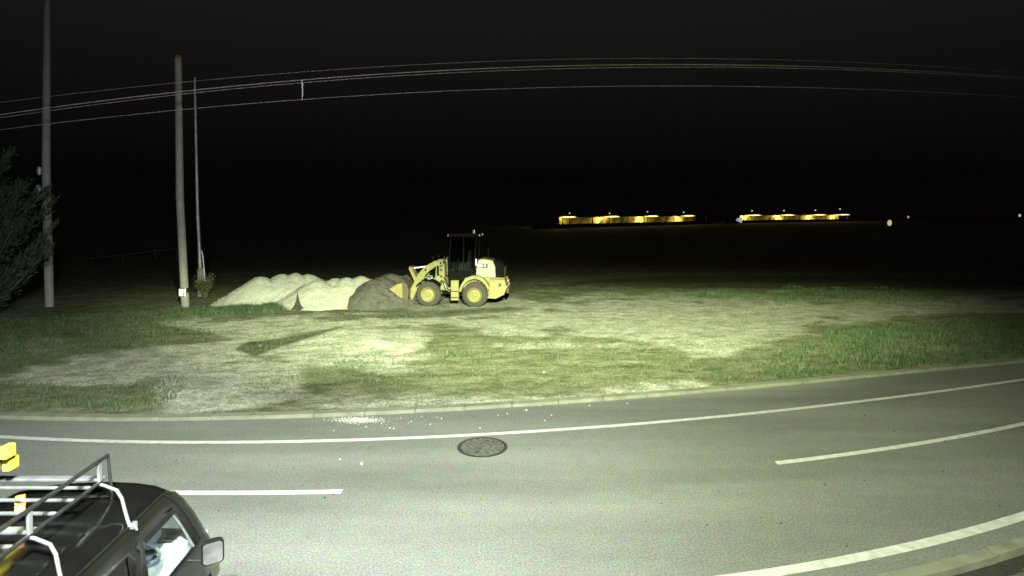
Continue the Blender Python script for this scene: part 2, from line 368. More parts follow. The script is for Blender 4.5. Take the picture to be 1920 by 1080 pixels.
# ---------------------------------------------------------------- scattered stuff
def scatter_mesh(name, V, Fc, m, tint=None):
    me = bpy.data.meshes.new(name); V = V.astype(np.float32); k = Fc.shape[1]
    me.vertices.add(len(V)); me.vertices.foreach_set('co', V.ravel()); me.loops.add(Fc.size); me.loops.foreach_set('vertex_index', Fc.astype(np.int32).ravel())
    me.polygons.add(len(Fc)); me.polygons.foreach_set('loop_start', np.arange(0, Fc.size, k, dtype=np.int32)); me.polygons.foreach_set('loop_total', np.full(len(Fc), k, np.int32))
    me.update(calc_edges=True); me.materials.append(m)
    if tint is not None:
        a = me.color_attributes.new('tint', 'FLOAT_COLOR', 'POINT'); a.data.foreach_set('color', tint.astype(np.float32).ravel())
    o = bpy.data.objects.new(name, me); C.objects.link(o); return o
def tint_mat(name, rough=0.7, trans=0.0):
    m = bpy.data.materials.new(name); m.use_nodes = True; t = m.node_tree; b = t.nodes['Principled BSDF']
    at = t.nodes.new('ShaderNodeAttribute'); at.attribute_name = 'tint'; t.links.new(at.outputs['Color'], b.inputs['Base Color'])
    b.inputs['Roughness'].default_value = rough; b.inputs['Specular IOR Level'].default_value = 0.2
    return m
M_blade = tint_mat('grass_blade', 0.7); M_stone = tint_mat('loose_stone', 0.9); M_leaf = tint_mat('leaf', 0.6)
def blades(name, x, y, z, h, wd, base, spread=0.3, mt=None, lean=0.5):
    n = len(x); a = rng.random(n)*2*np.pi; l = (0.15+rng.random(n)*lean)*h; ba = rng.random(n)*2*np.pi
    dx = np.cos(a)*l; dy = np.sin(a)*l; wx = np.cos(ba)*wd; wy = np.sin(ba)*wd
    p0 = np.stack([x-wx, y-wy, z], 1); p1 = np.stack([x+wx, y+wy, z], 1)
    p2 = np.stack([x+dx*0.4+wx*0.7, y+dy*0.4+wy*0.7, z+h*0.6], 1); p3 = np.stack([x+dx*0.4-wx*0.7, y+dy*0.4-wy*0.7, z+h*0.6], 1)
    p4 = np.stack([x+dx, y+dy, z+h*0.95], 1)
    V = np.stack([p0, p1, p2, p3, p4], 1).reshape(-1, 3); i = np.arange(n)[:, None]*5
    Fc = np.concatenate([i+np.array([[0, 1, 2]]), i+np.array([[0, 2, 3]]), i+np.array([[3, 2, 4]])])
    c = np.array(base)[rng.integers(0, len(base), n)]*(1+spread*(rng.random((n, 1))-0.5)*2)
    col = np.ones((n, 5, 4)); col[:, :, :3] = c[:, None, :]
    return scatter_mesh(name, V, Fc, mt or M_blade, col.reshape(-1, 4))
GREENS = [(0.024,0.05,0.018),(0.032,0.062,0.022),(0.042,0.072,0.028),(0.06,0.08,0.04),(0.02,0.04,0.016),(0.078,0.088,0.05)]
def sample_mask(polys, n, xr, yr, boost=1.0):
    x = rng.uniform(*xr, n); y = rng.uniform(*yr, n); z = terrain(x, y); px, py = proj(x, y, z)
    m = mask(polys, x, y, px, py); cl = 0.5+0.9*fbm(x*1.1+40, y*1.1, 3)
    keep = (rng.random(n) < m*np.clip(cl, 0.05, 1)*boost) & (y > kerb_line(x)+0.32); return x[keep], y[keep], z[keep]
x, y, z = sample_mask(GRASS, 520000, (-24, 24), (14, 38))
h = rng.uniform(0.04, 0.15, len(x))*(1+0.35*(x > 8))*(0.6+0.8*vn(x*0.9, y*0.9))
tag(blades('grass', x, y, z, h, 0.006+0.006*rng.random(len(x)), GREENS), 'rough green grass growing over the roadside verge', 'grass', kind='stuff')
# short dry growth all over the worn centre of the verge
x, y, z = sample_mask([([(470,700),(620,672),(760,690),(900,650),(1150,640),(1300,690),(1180,722),(900,728),(740,750),(540,765)], 0.5, 20)], 120000, (-9, 8), (14, 25))
k = fbm(x*0.8+9, y*1.6, 4) > 0.0; x, y, z = x[k], y[k], z[k]
tag(blades('low_weeds', x, y, z, rng.uniform(0.02, 0.09, len(x)), np.full(len(x), 0.009), GREENS), 'patches of low dark weeds in the worn middle of the verge', 'weeds', kind='stuff')
x, y, z = sample_mask([([(-200,600),(300,590),(900,570),(2200,556),(2200,700),(1300,740),(900,760),(-200,775)], 0.4, 20)], 330000, (-24, 26), (14, 36))
tag(blades('dry_grass', x, y, z, rng.uniform(0.015, 0.05, len(x)), np.full(len(x), 0.007), [(0.10,0.11,0.05),(0.15,0.155,0.09),(0.05,0.065,0.028),(0.11,0.125,0.06)]), 'short dry tufts sprinkled over the worn gravel verge', 'dry grass', kind='stuff')
# weeds along the near edge and far bank
def stones(name, x, y, z, s, cols, mt=None):
    n = len(x); octa = np.array([(1,0,0),(-1,0,0),(0,1,0),(0,-1,0),(0,0,1),(0,0,-1)], float)
    V = octa[None]*(0.55+0.6*rng.random((n, 6, 1)))*s[:, None, None]+rng.normal(0, 0.12, (n, 6, 3))*s[:, None, None]
    a = rng.random(n)*6.28; ca, sa = np.cos(a)[:, None], np.sin(a)[:, None]
    vx = V[:, :, 0]*ca-V[:, :, 1]*sa; vy = V[:, :, 0]*sa+V[:, :, 1]*ca
    V = np.stack([vx+x[:, None], vy+y[:, None], V[:, :, 2]*0.75+(z+s*0.35)[:, None]], -1).reshape(-1, 3)
    f = np.array([(0,2,4),(2,1,4),(1,3,4),(3,0,4),(2,0,5),(1,2,5),(3,1,5),(0,3,5)])
    Fc = (np.arange(n)[:, None, None]*6+f[None]).reshape(-1, 3)
    c = np.array(cols)[rng.integers(0, len(cols), n)]*(1+0.3*(rng.random((n, 1))-0.5)); col = np.ones((n, 6, 4)); col[:, :, :3] = c[:, None]
    return scatter_mesh(name, V, Fc, mt or M_stone, col.reshape(-1, 4))
GREYS = [(0.22,0.215,0.18),(0.28,0.275,0.23),(0.17,0.165,0.14),(0.12,0.115,0.09)]
x, y, z = sample_mask(GRAVEL, 120000, (-20, 24), (14, 36)); qx, qy = proj(x, y, z); k = mask(DIRT_SHADE, x, y, qx, qy, 0.5) < 0.3; x, y, z = x[k], y[k], z[k]
tag(stones('gravel', x, y, z, rng.uniform(0.006, 0.024, len(x)), GREYS), 'pale crushed gravel spread over the verge', 'gravel', kind='stuff')
# spilt gravel at the kerb
def spill(cx, cy, sx, sy, n, smin, smax):
    qx = rng.normal(cx, sx, n); qy = rng.normal(cy, sy, n); p = [gp(a, b) for a, b in zip(qx, qy)]
    return np.array([q.x for q in p]), np.array([q.y for q in p])
x, y = spill(672, 788, 24, 2.8, 900, 0, 0); k = y < kerb_line(x)-0.03; x, y = x[k], y[k]
x2, y2 = spill(690, 792, 40, 5, 50, 0, 0); k = y2 < kerb_line(x2)-0.03; x = np.r_[x, x2[k]]; y = np.r_[y, y2[k]]
tag(stones('spilt_gravel', x, y, np.zeros(len(x)), rng.uniform(0.005, 0.018, len(x)), [(0.36,0.355,0.31),(0.28,0.275,0.24),(0.45,0.44,0.39)]), 'white gravel spilt on the asphalt against the kerb', 'gravel', kind='stuff')
M_rock = mat('white_rock', (0.36, 0.355, 0.32), 0.9, col2=(0.28, 0.275, 0.24), nscale=30, amount=1)
STONES = [(1020,704,'large pale rock lying alone in the grass up the verge'),(678,871,'biggest white pebble lying alone in the near lane'),(637,862,'small white pebble left of the biggest one in the near lane'),
 (626,808,'white pebble between the gravel spill and the edge line'),(687,801,'white pebble just below the gravel spill'),(731,803,'left one of a close pair of pebbles right of the gravel spill'),
 (738,804,'right one of a close pair of pebbles right of the gravel spill'),(791,782,'pale stone below the kerb, first well right of the spill'),(820,783,'upper stone of a small cluster right of the spill'),
 (828,785,'lower stone of a small cluster right of the spill'),(807,796,'tiny pebble nearest the edge line right of the spill'),(771,791,'small pebble between the spill and the stone cluster'),
 (934,779,'tiny pebble on the shoulder above the manhole cover, left one'),(951,776,'tiny pebble on the shoulder above the manhole cover, right one'),(987,770,'angular white stone on the shoulder near the kerb joint'),
 (1034,779,'small stone on the shoulder midway along the kerb'),(1021,789,'tiny stone just above the edge line, middle of the road'),(1105,761,'pale stone beside the kerb towards the right'),
 (860,763,'white stone sitting on the kerb, left'),(970,760,'white stone sitting on the kerb, middle'),(1062,757,'white stone sitting on the kerb, right'),(1012,761,'small stone tucked under the kerb between two larger ones'),
 (900,803,'tiny pebble close above the edge line by the manhole cover'),(1176,757,'farthest right pebble on the shoulder')]
for i, (a, b, lab) in enumerate(STONES):
    p = gp(a, b); n = 1; big = 0.033 if i in (0, 1, 14) else 0.016
    mb = MB(); vs = []
    import itertools
    rr = random.Random(i); ring = []
    for k in range(7): ring.append((big*(0.8+0.5*rr.random())*math.cos(k*0.898), big*(0.8+0.5*rr.random())*math.sin(k*0.898)))
    vs = [(q[0]*0.8, q[1]*0.8, 0) for q in ring]+[(q[0], q[1], big*0.6) for q in ring]+[(q[0]*0.55, q[1]*0.55, big*(1.1+0.3*rr.random())) for q in ring]
    fs = [tuple(range(6, -1, -1)), tuple(range(14, 21))]+[(r*7+k, r*7+(k+1) % 7, r*7+7+(k+1) % 7, r*7+7+k) for r in (0, 1) for k in range(7)]
    o = mb.add(vs, fs).build('stone', M_rock); on = p.y > kerb_line(p.x)
    o.location = (p.x, p.y, float(terrain(np.array(p.x), np.array(p.y))) if i == 0 else (0.085 if on else 0.0))
    tag(o, lab, 'stone', 'loose white stones along the road edge')
# weeds by the near kerb
def tuft(name, p, n, hh, rad, label, cat='weed', group=None, cols=None, zz=0, wd=0.006, mt=None):
    x = rng.normal(0, rad, n); y = rng.normal(0, rad*0.8, n)
    o = blades(name, x, y, np.zeros(n), rng.uniform(0.4, 1, n)*hh, np.full(n, wd), cols or [(0.16,0.17,0.09),(0.22,0.22,0.14),(0.1,0.12,0.05)], mt=mt, lean=0.9)
    o.location = (p[0], p[1], zz); return tag(o, label, cat, group)
for a, b, lab, hh, n in ((1288,1082,'pale weed at the bottom edge of the picture, left of a pair',0.22,40),(1322,1086,'pale weed at the bottom edge of the picture, right of a pair',0.22,45),
     (1828,1066,'tall straw weed below the near kerb wall',0.25,34),(1888,1050,'bushy pale weed under the kerb at the right edge',0.25,50),(1865,1055,'short weed between two taller ones below the near kerb',0.14,24)):
    p = gp(a, b, -0.33); tuft('weed', p, n, hh, 0.05, lab, 'weed', 'weeds growing below the near kerb', zz=-0.33, wd=0.004, cols=[(0.4,0.4,0.28),(0.3,0.32,0.2),(0.2,0.22,0.12)])
p0 = gp(1900, 1075, -0.33); n = 260
tag(stones('near_stones', p0.x+rng.uniform(-1.6, 1.5, n), p0.y+rng.uniform(-1.0, 0.15, n), np.full(n, -0.33), rng.uniform(0.008, 0.03, n), GREYS), 'scattered pale stones on the low ground by the near kerb', 'gravel', kind='stuff')
n = 150; x = rng.uniform(-9, 12, n); y = rng.uniform(7.6, 14.2, n); k = (y < kerb_line(x)-0.1) & (y > near(x)+0.1); x, y = x[k], y[k]
tag(stones('leaf_litter', x, y, np.full(len(x), 0.0), rng.uniform(0.006, 0.022, len(x)), [(0.03,0.028,0.02),(0.05,0.045,0.03),(0.02,0.02,0.016)]), 'tiny dark crumbs and leaf bits scattered on the asphalt', 'litter', kind='stuff')
M_iron = mat('cast_iron', (0.10, 0.10, 0.085), 0.75, 0.2, col2=(0.03, 0.03, 0.028), nscale=12, amount=0.8)
M_irond = mat('dark_iron', (0.02, 0.02, 0.018), 0.8, 0.1)
mc = gp(904.5, 838); MH = empty('manhole_cover', (mc.x, mc.y, 0), 0, 'round cast iron manhole cover set in the far lane', 'manhole cover')
MB().lathe([(0.0,0.007),(0.53,0.007),(0.535,0.002)], (0,0,0), 48, 'z').build('rim_frame', M_irond, MH)
MB().lathe([(0.0,0.013),(0.455,0.013),(0.46,0.006)], (0,0,0), 48, 'z').build('lid', M_iron, MH)
rib = MB()
for r_ in (0.12, 0.24, 0.36):
    k = int(r_*50)
    for i in range(k):
        if (i*7+int(r_*100)) % 5 == 0: continue
        t = 2*math.pi*i/k; rib.box((r_*math.cos(t), r_*math.sin(t), 0.018), (0.05, 0.022, 0.01), ('Z', t+1.57*((i) % 2)))
for i in range(16): t = 2*math.pi*i/16+0.1; rib.box((0.42*math.cos(t), 0.42*math.sin(t), 0.018), (0.03, 0.03, 0.01), ('Z', t))
rib.build('raised_pattern', mat('worn_iron', (0.13, 0.125, 0.10), 0.55, 0.3), MH)
for s in (-1, 1): MB().box((0.0+0.1*s, 0.3*s, 0.016), (0.09, 0.04, 0.006)).build('key_slot', M_irond, MH)

# unseen housing added over the camera; its visor keeps the beam off pole tops
FX = empty('floodlight', (LP[0], LP[1], LP[2]), R(3), 'unseen floodlight housing, its flat visor added to cut the beam, outside the picture', 'floodlight')
MB().box((0, 0.46, 0.065), (1.5, 0.02, 0.33)).build('visor', M_irond, FX)
MB().box((0, 0.10, 0.27), (1.5, 0.72, 0.02)).build('top_cover', M_irond, FX)
MB().box((0, -0.27, 0.0), (1.5, 0.02, 0.52)).build('back_plate', M_irond, FX)
MB().tube([(0,-0.28,0),(0,-1.2,0),(0,-1.2,-9.8)], 0.06, 10).build('mast', M_irond, FX)

# ---------------------------------------------------------------- gravel and soil piles
def pile_mat(name, hi, lo, mid):
    m = mat(name, hi, 0.95, col2=lo, nscale=6, amount=1.0, bump=1.0, bscale=14, detail=10, spec=0.1); return m
M_pile = mat('pale_gravel', (0.38, 0.38, 0.33), 0.95, col2=(0.24, 0.24, 0.20), nscale=7, amount=1.1, bump=0.9, bscale=9, detail=10, spec=0.1)
M_soil = mat('dark_soil', (0.12, 0.112, 0.095), 0.95, col2=(0.032, 0.031, 0.026), nscale=4, amount=1.2, bump=1, bscale=10, detail=10, spec=0.1)
def pile(name, peaks, m, label, cat, group=None, slope=0.68, rough=0.05, res=0.08, rnd=0.08):
    cx = sum(p[0] for p in peaks)/len(peaks); cy = sum(p[1] for p in peaks)/len(peaks); R_ = 4.4
    gx = np.arange(-R_, R_, res); Xp, Yp = np.meshgrid(gx, gx); Xw, Yw = Xp+cx, Yp+cy
    H_ = np.full(Xp.shape, -1.0)
    for (ax, ay, hh) in peaks:
        d = np.hypot(Xw-ax, Yw-ay); d = np.sqrt(d*d+rnd)-0.5*rnd**0.5+0.16*fbm((Xw+ax)*0.9, (Yw+ay)*0.9, 4)
        H_ = np.maximum(H_, hh-slope*d)
    H_ += rough*fbm(Xw*3.2, Yw*3.2, 4)+0.03*np.abs(fbm(Xw*6, Yw*6, 2))*sst(0, 0.2, H_)
    T = terrain(Xw, Yw); H_ = np.maximum(H_, -0.15); keep = H_ > -0.14
    o = grid_mesh(name, Xp, Yp, T+H_-0.01, m)
    import bmesh
    b = bmesh.new(); b.from_mesh(o.data); kv = keep.ravel(); b.verts.ensure_lookup_table()
    bmesh.ops.delete(b, geom=[v for i, v in enumerate(b.verts) if not kv[i]], context='VERTS'); b.to_mesh(o.data); b.free()
    o.location = (cx, cy, 0); ii = np.argwhere(H_ > -0.02); n = min(3200, len(ii)); pk = ii[rng.integers(0, len(ii), n)]
    sx_ = Xp[pk[:, 0], pk[:, 1]]+rng.uniform(-.04, .04, n); sy_ = Yp[pk[:, 0], pk[:, 1]]+rng.uniform(-.04, .04, n); sz_ = (T+H_)[pk[:, 0], pk[:, 1]]
    low = np.clip(1-H_[pk[:, 0], pk[:, 1]]/1.2, 0.1, 1); sz = rng.uniform(0.010, 0.026, n)*(1+1.1*low*rng.random(n)**3)
    cl = [(0.10,0.098,0.07),(0.06,0.06,0.042),(0.15,0.145,0.11)] if 'soil' in name else [(0.32,0.32,0.262),(0.24,0.24,0.195),(0.38,0.375,0.31)]
    q = stones('loose_stones', sx_, sy_, sz_-0.02, sz, cl); q.parent = o; tag(q, kind='stuff')
    return tag(o, label, cat, group)
GP = 'pale gravel piles dumped on the verge'
pile('gravel_pile', [(-13.45,31.3,1.52),(-14.6,30.6,0.55)], M_pile, 'leftmost pale gravel pile with a long slope running down to the left', 'gravel pile', GP, slope=0.66)
pile('gravel_pile', [(-12.5,31.9,1.60),(-11.9,32.0,1.62),(-11.3,32.3,1.52)], M_pile, 'tallest pale gravel pile, second from the left with a flat crest', 'gravel pile', GP, slope=0.66)
pile('gravel_pile', [(-10.2,30.8,1.36)], M_pile, 'broad rounded pale gravel pile right of the dark pointed gap', 'gravel pile', GP, slope=0.56)
pile('gravel_pile', [(-9.5,31.5,1.40),(-8.9,31.4,1.44),(-8.2,31.7,1.44)], M_pile, 'pale gravel pile half hidden behind the dark soil heap', 'gravel pile', GP, slope=0.6)
pile('soil_pile', [(-7.25,30.8,1.52),(-6.95,31.2,1.70),(-6.5,31.9,1.76),(-5.8,32.6,1.64),(-5.0,33.0,1.42),(-4.3,33.1,1.1)], M_soil, 'dark brown soil heap with sparse weeds in front of the loader bucket', 'soil pile', slope=0.82, rough=0.06, rnd=0.5)
sl = MB(); sl.lathe([(0.48,-0.08),(0.40,0.05),(0.28,0.16),(0.17,0.32),(0.09,0.52),(0.04,0.74),(0.012,0.98)], (0,0,0), 18, 'z')  # dark cone added to stand for the gap between two piles
q = gp(557, 588); so = sl.build('gap_cone', mat('gap_dark', (0.03, 0.032, 0.02), 0.95, nscale=8, bump=0.8), smooth=True); so.location = (q.x, q.y+0.1, 0.05); so.scale = (1.05, 0.6, 1)
tag(so, 'small dark cone added to stand for the gap between two pale gravel piles', 'gap filler')

def clump(name, p, n, sx, sy, hh, label, zz=None, cols=GREENS, wd=0.012):
    x = rng.normal(0, sx, n); y = rng.normal(0, sy, n); e = np.exp(-(x/sx/1.6)**2)
    o = blades(name, x, y, np.zeros(n), hh*(0.5+0.5*e)*rng.uniform(0.5, 1, n), np.full(n, wd), cols, lean=0.6)
    o.location = (p[0], p[1], float(terrain(np.array(p[0]), np.array(p[1])))-0.02 if zz is None else zz); return tag(o, label, 'weed')
clump('weed_clump', gp(455, 590), 2600, 0.9, 0.35, 0.42, 'long clump of dark green weeds at the foot of the leftmost gravel pile')
clump('weed_clump', gp(340, 592), 700, 0.6, 0.3, 0.25, 'low dark weeds round the foot of the thick concrete pole')
clump('weed_clump', gp(505, 588), 1200, 0.3, 0.25, 0.48, 'taller weeds at the right end of the clump before the gravel pile')

# ---------------------------------------------------------------- poles and wires
M_pole = mat('pole_concrete', (0.24, 0.24, 0.205), 0.85, col2=(0.14, 0.14, 0.12), nscale=3, amount=1, bump=0.2)
M_steel = mat('galvanised', (0.36, 0.36, 0.36), 0.5, 0.5, col2=(0.25, 0.25, 0.25), nscale=4)
M_wire = mat('wire', (0.40, 0.40, 0.38), 0.8, spec=0.1)
M_reflect = mat('reflective_white', (0.9, 0.9, 0.9), 0.35, col2=(0.8, 0.8, 0.8), nscale=20)
M_black = mat('black_plastic', (0.02, 0.02, 0.02), 0.5)
# thick pole
b1 = gp(348, 583); t1 = yp(334, 108, b1.y)-b1
P2 = empty('utility_pole', b1, 0, 'thick concrete utility pole with white reflective marker near its foot, second from the left', 'utility pole', 'utility poles')
MB().tube([(0,0,0), tuple(t1*0.45+Vector((-0.12,0,0))), tuple(t1)], [0.19, 0.175, 0.15], 20).build('shaft', M_pole, P2, smooth=True)
mk = MB(); zc_ = 0.95; lean = t1.x/t1.z
for k in range(3): mk.box((lean*zc_-0.035+(-1+k)*0.125, -0.215+0.015*abs(k-1)*2, zc_), (0.095, 0.012, 0.36), ('Z', (k-1)*0.3))
mk.build('reflective_marker', M_reflect, P2)
MB().tube([(lean*.95-.035, 0, 0.74), (lean*.95-.035, 0, 1.16)], 0.203, 20).build('marker_band', M_black, P2)
MB().tube([tuple(t1-Vector((0,0,0.05))), tuple(t1+Vector((0,0,0.12)))], [0.175, 0.12], 16).build('top_cap', mat('rusty_cap', (0.25, 0.1, 0.07), 0.8), P2)
# left pole
b0 = gp(93, 578); t0 = yp(88, -10, b0.y)-b0
P1 = empty('utility_pole', b0, 0, 'tallest concrete utility pole at the left edge with two small boxes on it', 'utility pole', 'utility poles')
MB().tube([(0,0,0), tuple(t0*0.45+Vector((-0.12,0,0))), tuple(t0)], [0.20, 0.18, 0.14], 20).build('shaft', M_pole, P1, smooth=True)
for (a, b, hh) in ((74, 320, 0.42), (72, 354, 0.42)):
    q = yp(a, b, b0.y)-b0
    MB().lathe([(0.0,hh/2),(0.10,hh/2-0.04),(0.12,0),(0.10,-hh/2),(0.0,-hh/2-0.03)], tuple(q), 12, 'z').build('pole_box', M_steel, P1, smooth=True)
    MB().box((q.x+0.15, q.y, q.z), (0.25, 0.05, 0.05)).build('bracket', M_steel, P1)
for b in (402, 457):
    q = yp(83 if b < 420 else 88, b, b0.y-0.2)-b0; MB().lathe([(0.045,0),(0.0,-0.01)], (q.x, q.y-0.0, q.z), 10, 'y').build('reflector_stud', M_reflect, P1)
# thin steel pole
b2 = gp(377, 537); b2.y = 33.5; b2 = Vector(yp(378, 560, 33.5)); b2.z = 0.1; t2 = yp(365, 145, 33.5)-b2
P3 = empty('steel_pole', b2, 0, 'thin grey steel pole behind the thick concrete one, bush at its foot', 'pole')
MB().tube([(0,0,0), tuple(t2*0.4+Vector((-0.08,0,0))), tuple(t2)], [0.10, 0.085, 0.06], 12).build('shaft', M_steel, P3, smooth=True)
MB().tube([(0.02,0,0.0), (0.0,0,0.95), (-0.03,0,1.5), (-0.05,0,1.7)], [0.24, 0.22, 0.18, 0.08], 12).build('foot_sleeve', M_conc, P3, smooth=True)
MB().tube([(0.28,0,0.0), (0.12,0,2.3), (0.05,0,2.6)], 0.03, 6).build('conduit', M_steel, P3)
# wires: name, image track, distance, radius
WY = 26.0
WIRES = [([(-150,238),(0,216),(330,172),(566,150),(800,134),(1000,125),(1200,121),(1400,122),(1560,126),(1760,135),(2100,160)], 24.0, 0.017, 'brightest overhead cable, upper one of the close middle pair'),
         ([(-150,245),(0,221),(330,178),(566,155),(800,139),(1000,130),(1200,126),(1400,127),(1560,130),(1760,138),(2100,163)], 24.2, 0.011, 'thin overhead cable close under the brightest one'),
         ([(-150,262),(0,243),(100,234),(330,205),(566,186),(800,172),(1000,165),(1200,162),(1400,163),(1600,166),(1900,180),(2100,195)], 24.6, 0.010, 'lowest overhead cable with a hanging tag above it'),
         ([(-150,210),(0,194),(200,170),(330,153),(566,134),(800,121),(1000,113),(1200,110),(1500,112),(1900,135),(2100,152)], 25.5, 0.008, 'topmost faint overhead cable')]
for tr, yy, rad, lab in WIRES:
    cf = np.polyfit([p[0] for p in tr], [p[1] for p in tr], 4); xx = np.linspace(tr[0][0], tr[-1][0], 60)
    o = MB().tube([tuple(yp(a, float(np.polyval(cf, a)), yy)) for a in xx], rad, 6).build('overhead_cable', M_wire)
    tag(o, lab, 'cable', 'overhead cables')
a_, b_ = yp(566, 150, 23.95), yp(567, 187, 23.95)
o = MB().tube([tuple(a_), tuple(a_*0.7+b_*0.3+Vector((0.02,0,0))), tuple(b_)], [0.02, 0.03, 0.015], 6).build('cable_tag', M_reflect); tag(o, 'short white tag hanging down from the overhead cables', 'cable tag')

# ---------------------------------------------------------------- plants at the left
def leaves(name, P, N, size, cols, mt=M_leaf, parent=None, spread=0.4, wf=0.35):
    n = len(P); a = rng.normal(size=(n, 3)); a /= np.linalg.norm(a, axis=1)[:, None]; b = np.cross(a, N); b /= np.linalg.norm(b, axis=1)[:, None]+1e-9
    s = size[:, None]; V = np.stack([P-b*s*0.3, P+N*s*0.5+b*s*0.0-a*0, P+b*s*0.3, P+N*s], 1)
    V[:, 1] = P+N*s*0.5-b*s*wf; V[:, 2] = P+N*s*0.5+b*s*wf; V[:, 0] = P
    V = V[:, [0, 1, 3, 2]].reshape(-1, 3); Fc = (np.arange(n)[:, None]*4+np.arange(4)[None])
    c = np.array(cols)[rng.integers(0, len(cols), n)]*(1+spread*(rng.random((n, 1))-0.5)*2); col = np.ones((n, 4, 4)); col[:, :, :3] = c[:, None]
    o = scatter_mesh(name, V, Fc, mt, col.reshape(-1, 4))
    if parent: o.parent = parent
    return o
M_bark = mat('bark', (0.09, 0.07, 0.05), 0.9, bump=1, bscale=12)
def plume_tree(base, hgt, rad, nb, label, per=420):
    t = empty('tree', base, 0, label, 'tree'); tr = MB(); tr.tube([(0,0,-0.1),(0.1,0,hgt*0.4),(0.0,0.1,hgt*0.8)], [0.22,0.14,0.05], 10)
    Ps, Ns = [], []
    for i in range(nb):
        z0 = 0.0+(hgt*0.75)*random.random()**1.3; a = random.random()*6.28; L_ = rad*(0.5+0.7*random.random())*(1.25-z0/hgt)
        d = Vector((math.cos(a), math.sin(a), 0)); pts = []
        for k in range(9):
            u = k/8; pts.append(Vector((0.05,0,z0))+d*(L_*u**0.9)+Vector((0,0,L_*1.0*u**1.3)))
        tr.tube([tuple(p) for p in pts], [0.035*(1-k/9)+0.006 for k in range(9)], 5)
        for _ in range(per):
            u = random.random()**0.7; k = min(int(u*8), 7); p = pts[k].lerp(pts[k+1], u*8-k); dr = (pts[k+1]-pts[k]).normalized()
            off = Vector((random.gauss(0,1), random.gauss(0,1), random.gauss(0,1)))*0.13*(1.2-u*0.7)
            Ps.append(p+off); nn = dr*1.0+off*3+Vector((0,0,0.1)); Ns.append(nn.normalized())
    tr.build('trunk', M_bark, t, smooth=True)
    leaves('crown', np.array(Ps), np.array(Ns), rng.uniform(0.12, 0.30, len(Ps)), [(0.018,0.032,0.018),(0.026,0.042,0.023),(0.014,0.025,0.014),(0.036,0.047,0.028)], parent=t, wf=0.10)
    return t
q = gp(-45, 610); plume_tree((q.x-0.45, q.y, 0.05), 8.0, 2.8, 120, 'dark evergreen tree with upswept feathery branches cut by the left edge of the picture')
q = yp(384, 560, 32.8)
bs = empty('bush', (q.x, q.y, 0.08), 0, 'small twiggy bush at the foot of the thin steel pole', 'bush'); st = MB(); Ps = []; Ns = []
for i in range(16):
    a = random.random()*6.28; l = 0.25+0.35*random.random(); hh = 0.7+0.7*random.random(); st.tube([(0,0,-0.05),(l*math.cos(a)*0.5,l*math.sin(a)*0.5,hh*0.6),(l*math.cos(a),l*math.sin(a),hh)], [0.02,0.012,0.004], 5)
    for k in range(110):
        u = random.random()**0.6; Ps.append((l*math.cos(a)*u+random.gauss(0,.08), l*math.sin(a)*u+random.gauss(0,.08), hh*u+random.gauss(0,.07))); v = Vector((random.gauss(0,1),random.gauss(0,1),random.gauss(0.3,1))).normalized(); Ns.append(tuple(v))
st.build('stems', M_bark, bs); leaves('foliage', np.array(Ps), np.array(Ns), rng.uniform(0.04, 0.1, len(Ps)), [(0.05,0.065,0.03),(0.08,0.09,0.05),(0.04,0.045,0.025)], parent=bs)
# small shrubs on the right verge
for a, b, hh, lab in ((1410,652,0.0,''),):
    pass
q = gp(1745, 655)
tuft('leafy_weed', (q.x, q.y), 80, 0.45, 0.12, 'pale broad leaved weed sticking out of the grass at the right', 'weed', zz=0.15, cols=[(0.06,0.085,0.05),(0.08,0.10,0.06)], wd=0.012)
# ---------------------------------------------------------------- wheel loader (local: +x forward, +y its left side, z up)
M_yel = mat('loader_yellow', (0.22, 0.205, 0.06), 0.7, col2=(0.115, 0.10, 0.045), nscale=4.5, amount=1.5, bump=0.06, bscale=20, coat=0.15)
M_cream = mat('hood_cream', (0.33, 0.31, 0.22), 0.5, col2=(0.22, 0.20, 0.13), nscale=5, amount=1)
M_tyre = mat('tyre_rubber', (0.038, 0.03, 0.021), 0.95, col2=(0.035, 0.03, 0.025), nscale=7, amount=1)
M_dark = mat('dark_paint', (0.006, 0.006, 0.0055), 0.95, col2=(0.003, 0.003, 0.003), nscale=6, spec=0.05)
M_brown = mat('worn_steel', (0.10, 0.07, 0.04), 0.75, 0.2, col2=(0.05, 0.04, 0.025), nscale=5, amount=1, bump=0.3)
M_chrome = mat('bright_steel', (0.55, 0.55, 0.5), 0.3, 0.6)
M_red = mat('red_lens', (0.35, 0.03, 0.02), 0.3)
M_lens = mat('clear_lens', (0.35, 0.35, 0.32), 0.2)
M_glass = glass('cab_glass', (0.55, 0.6, 0.55))
lp = gp(893, 580)
LD = empty('wheel_loader', (lp.x, lp.y+0.95, 0.08), R(180-5), 'yellow wheel loader with its bucket pushed against the dark soil heap', 'wheel loader')
LD.scale = (1, 1, 1)
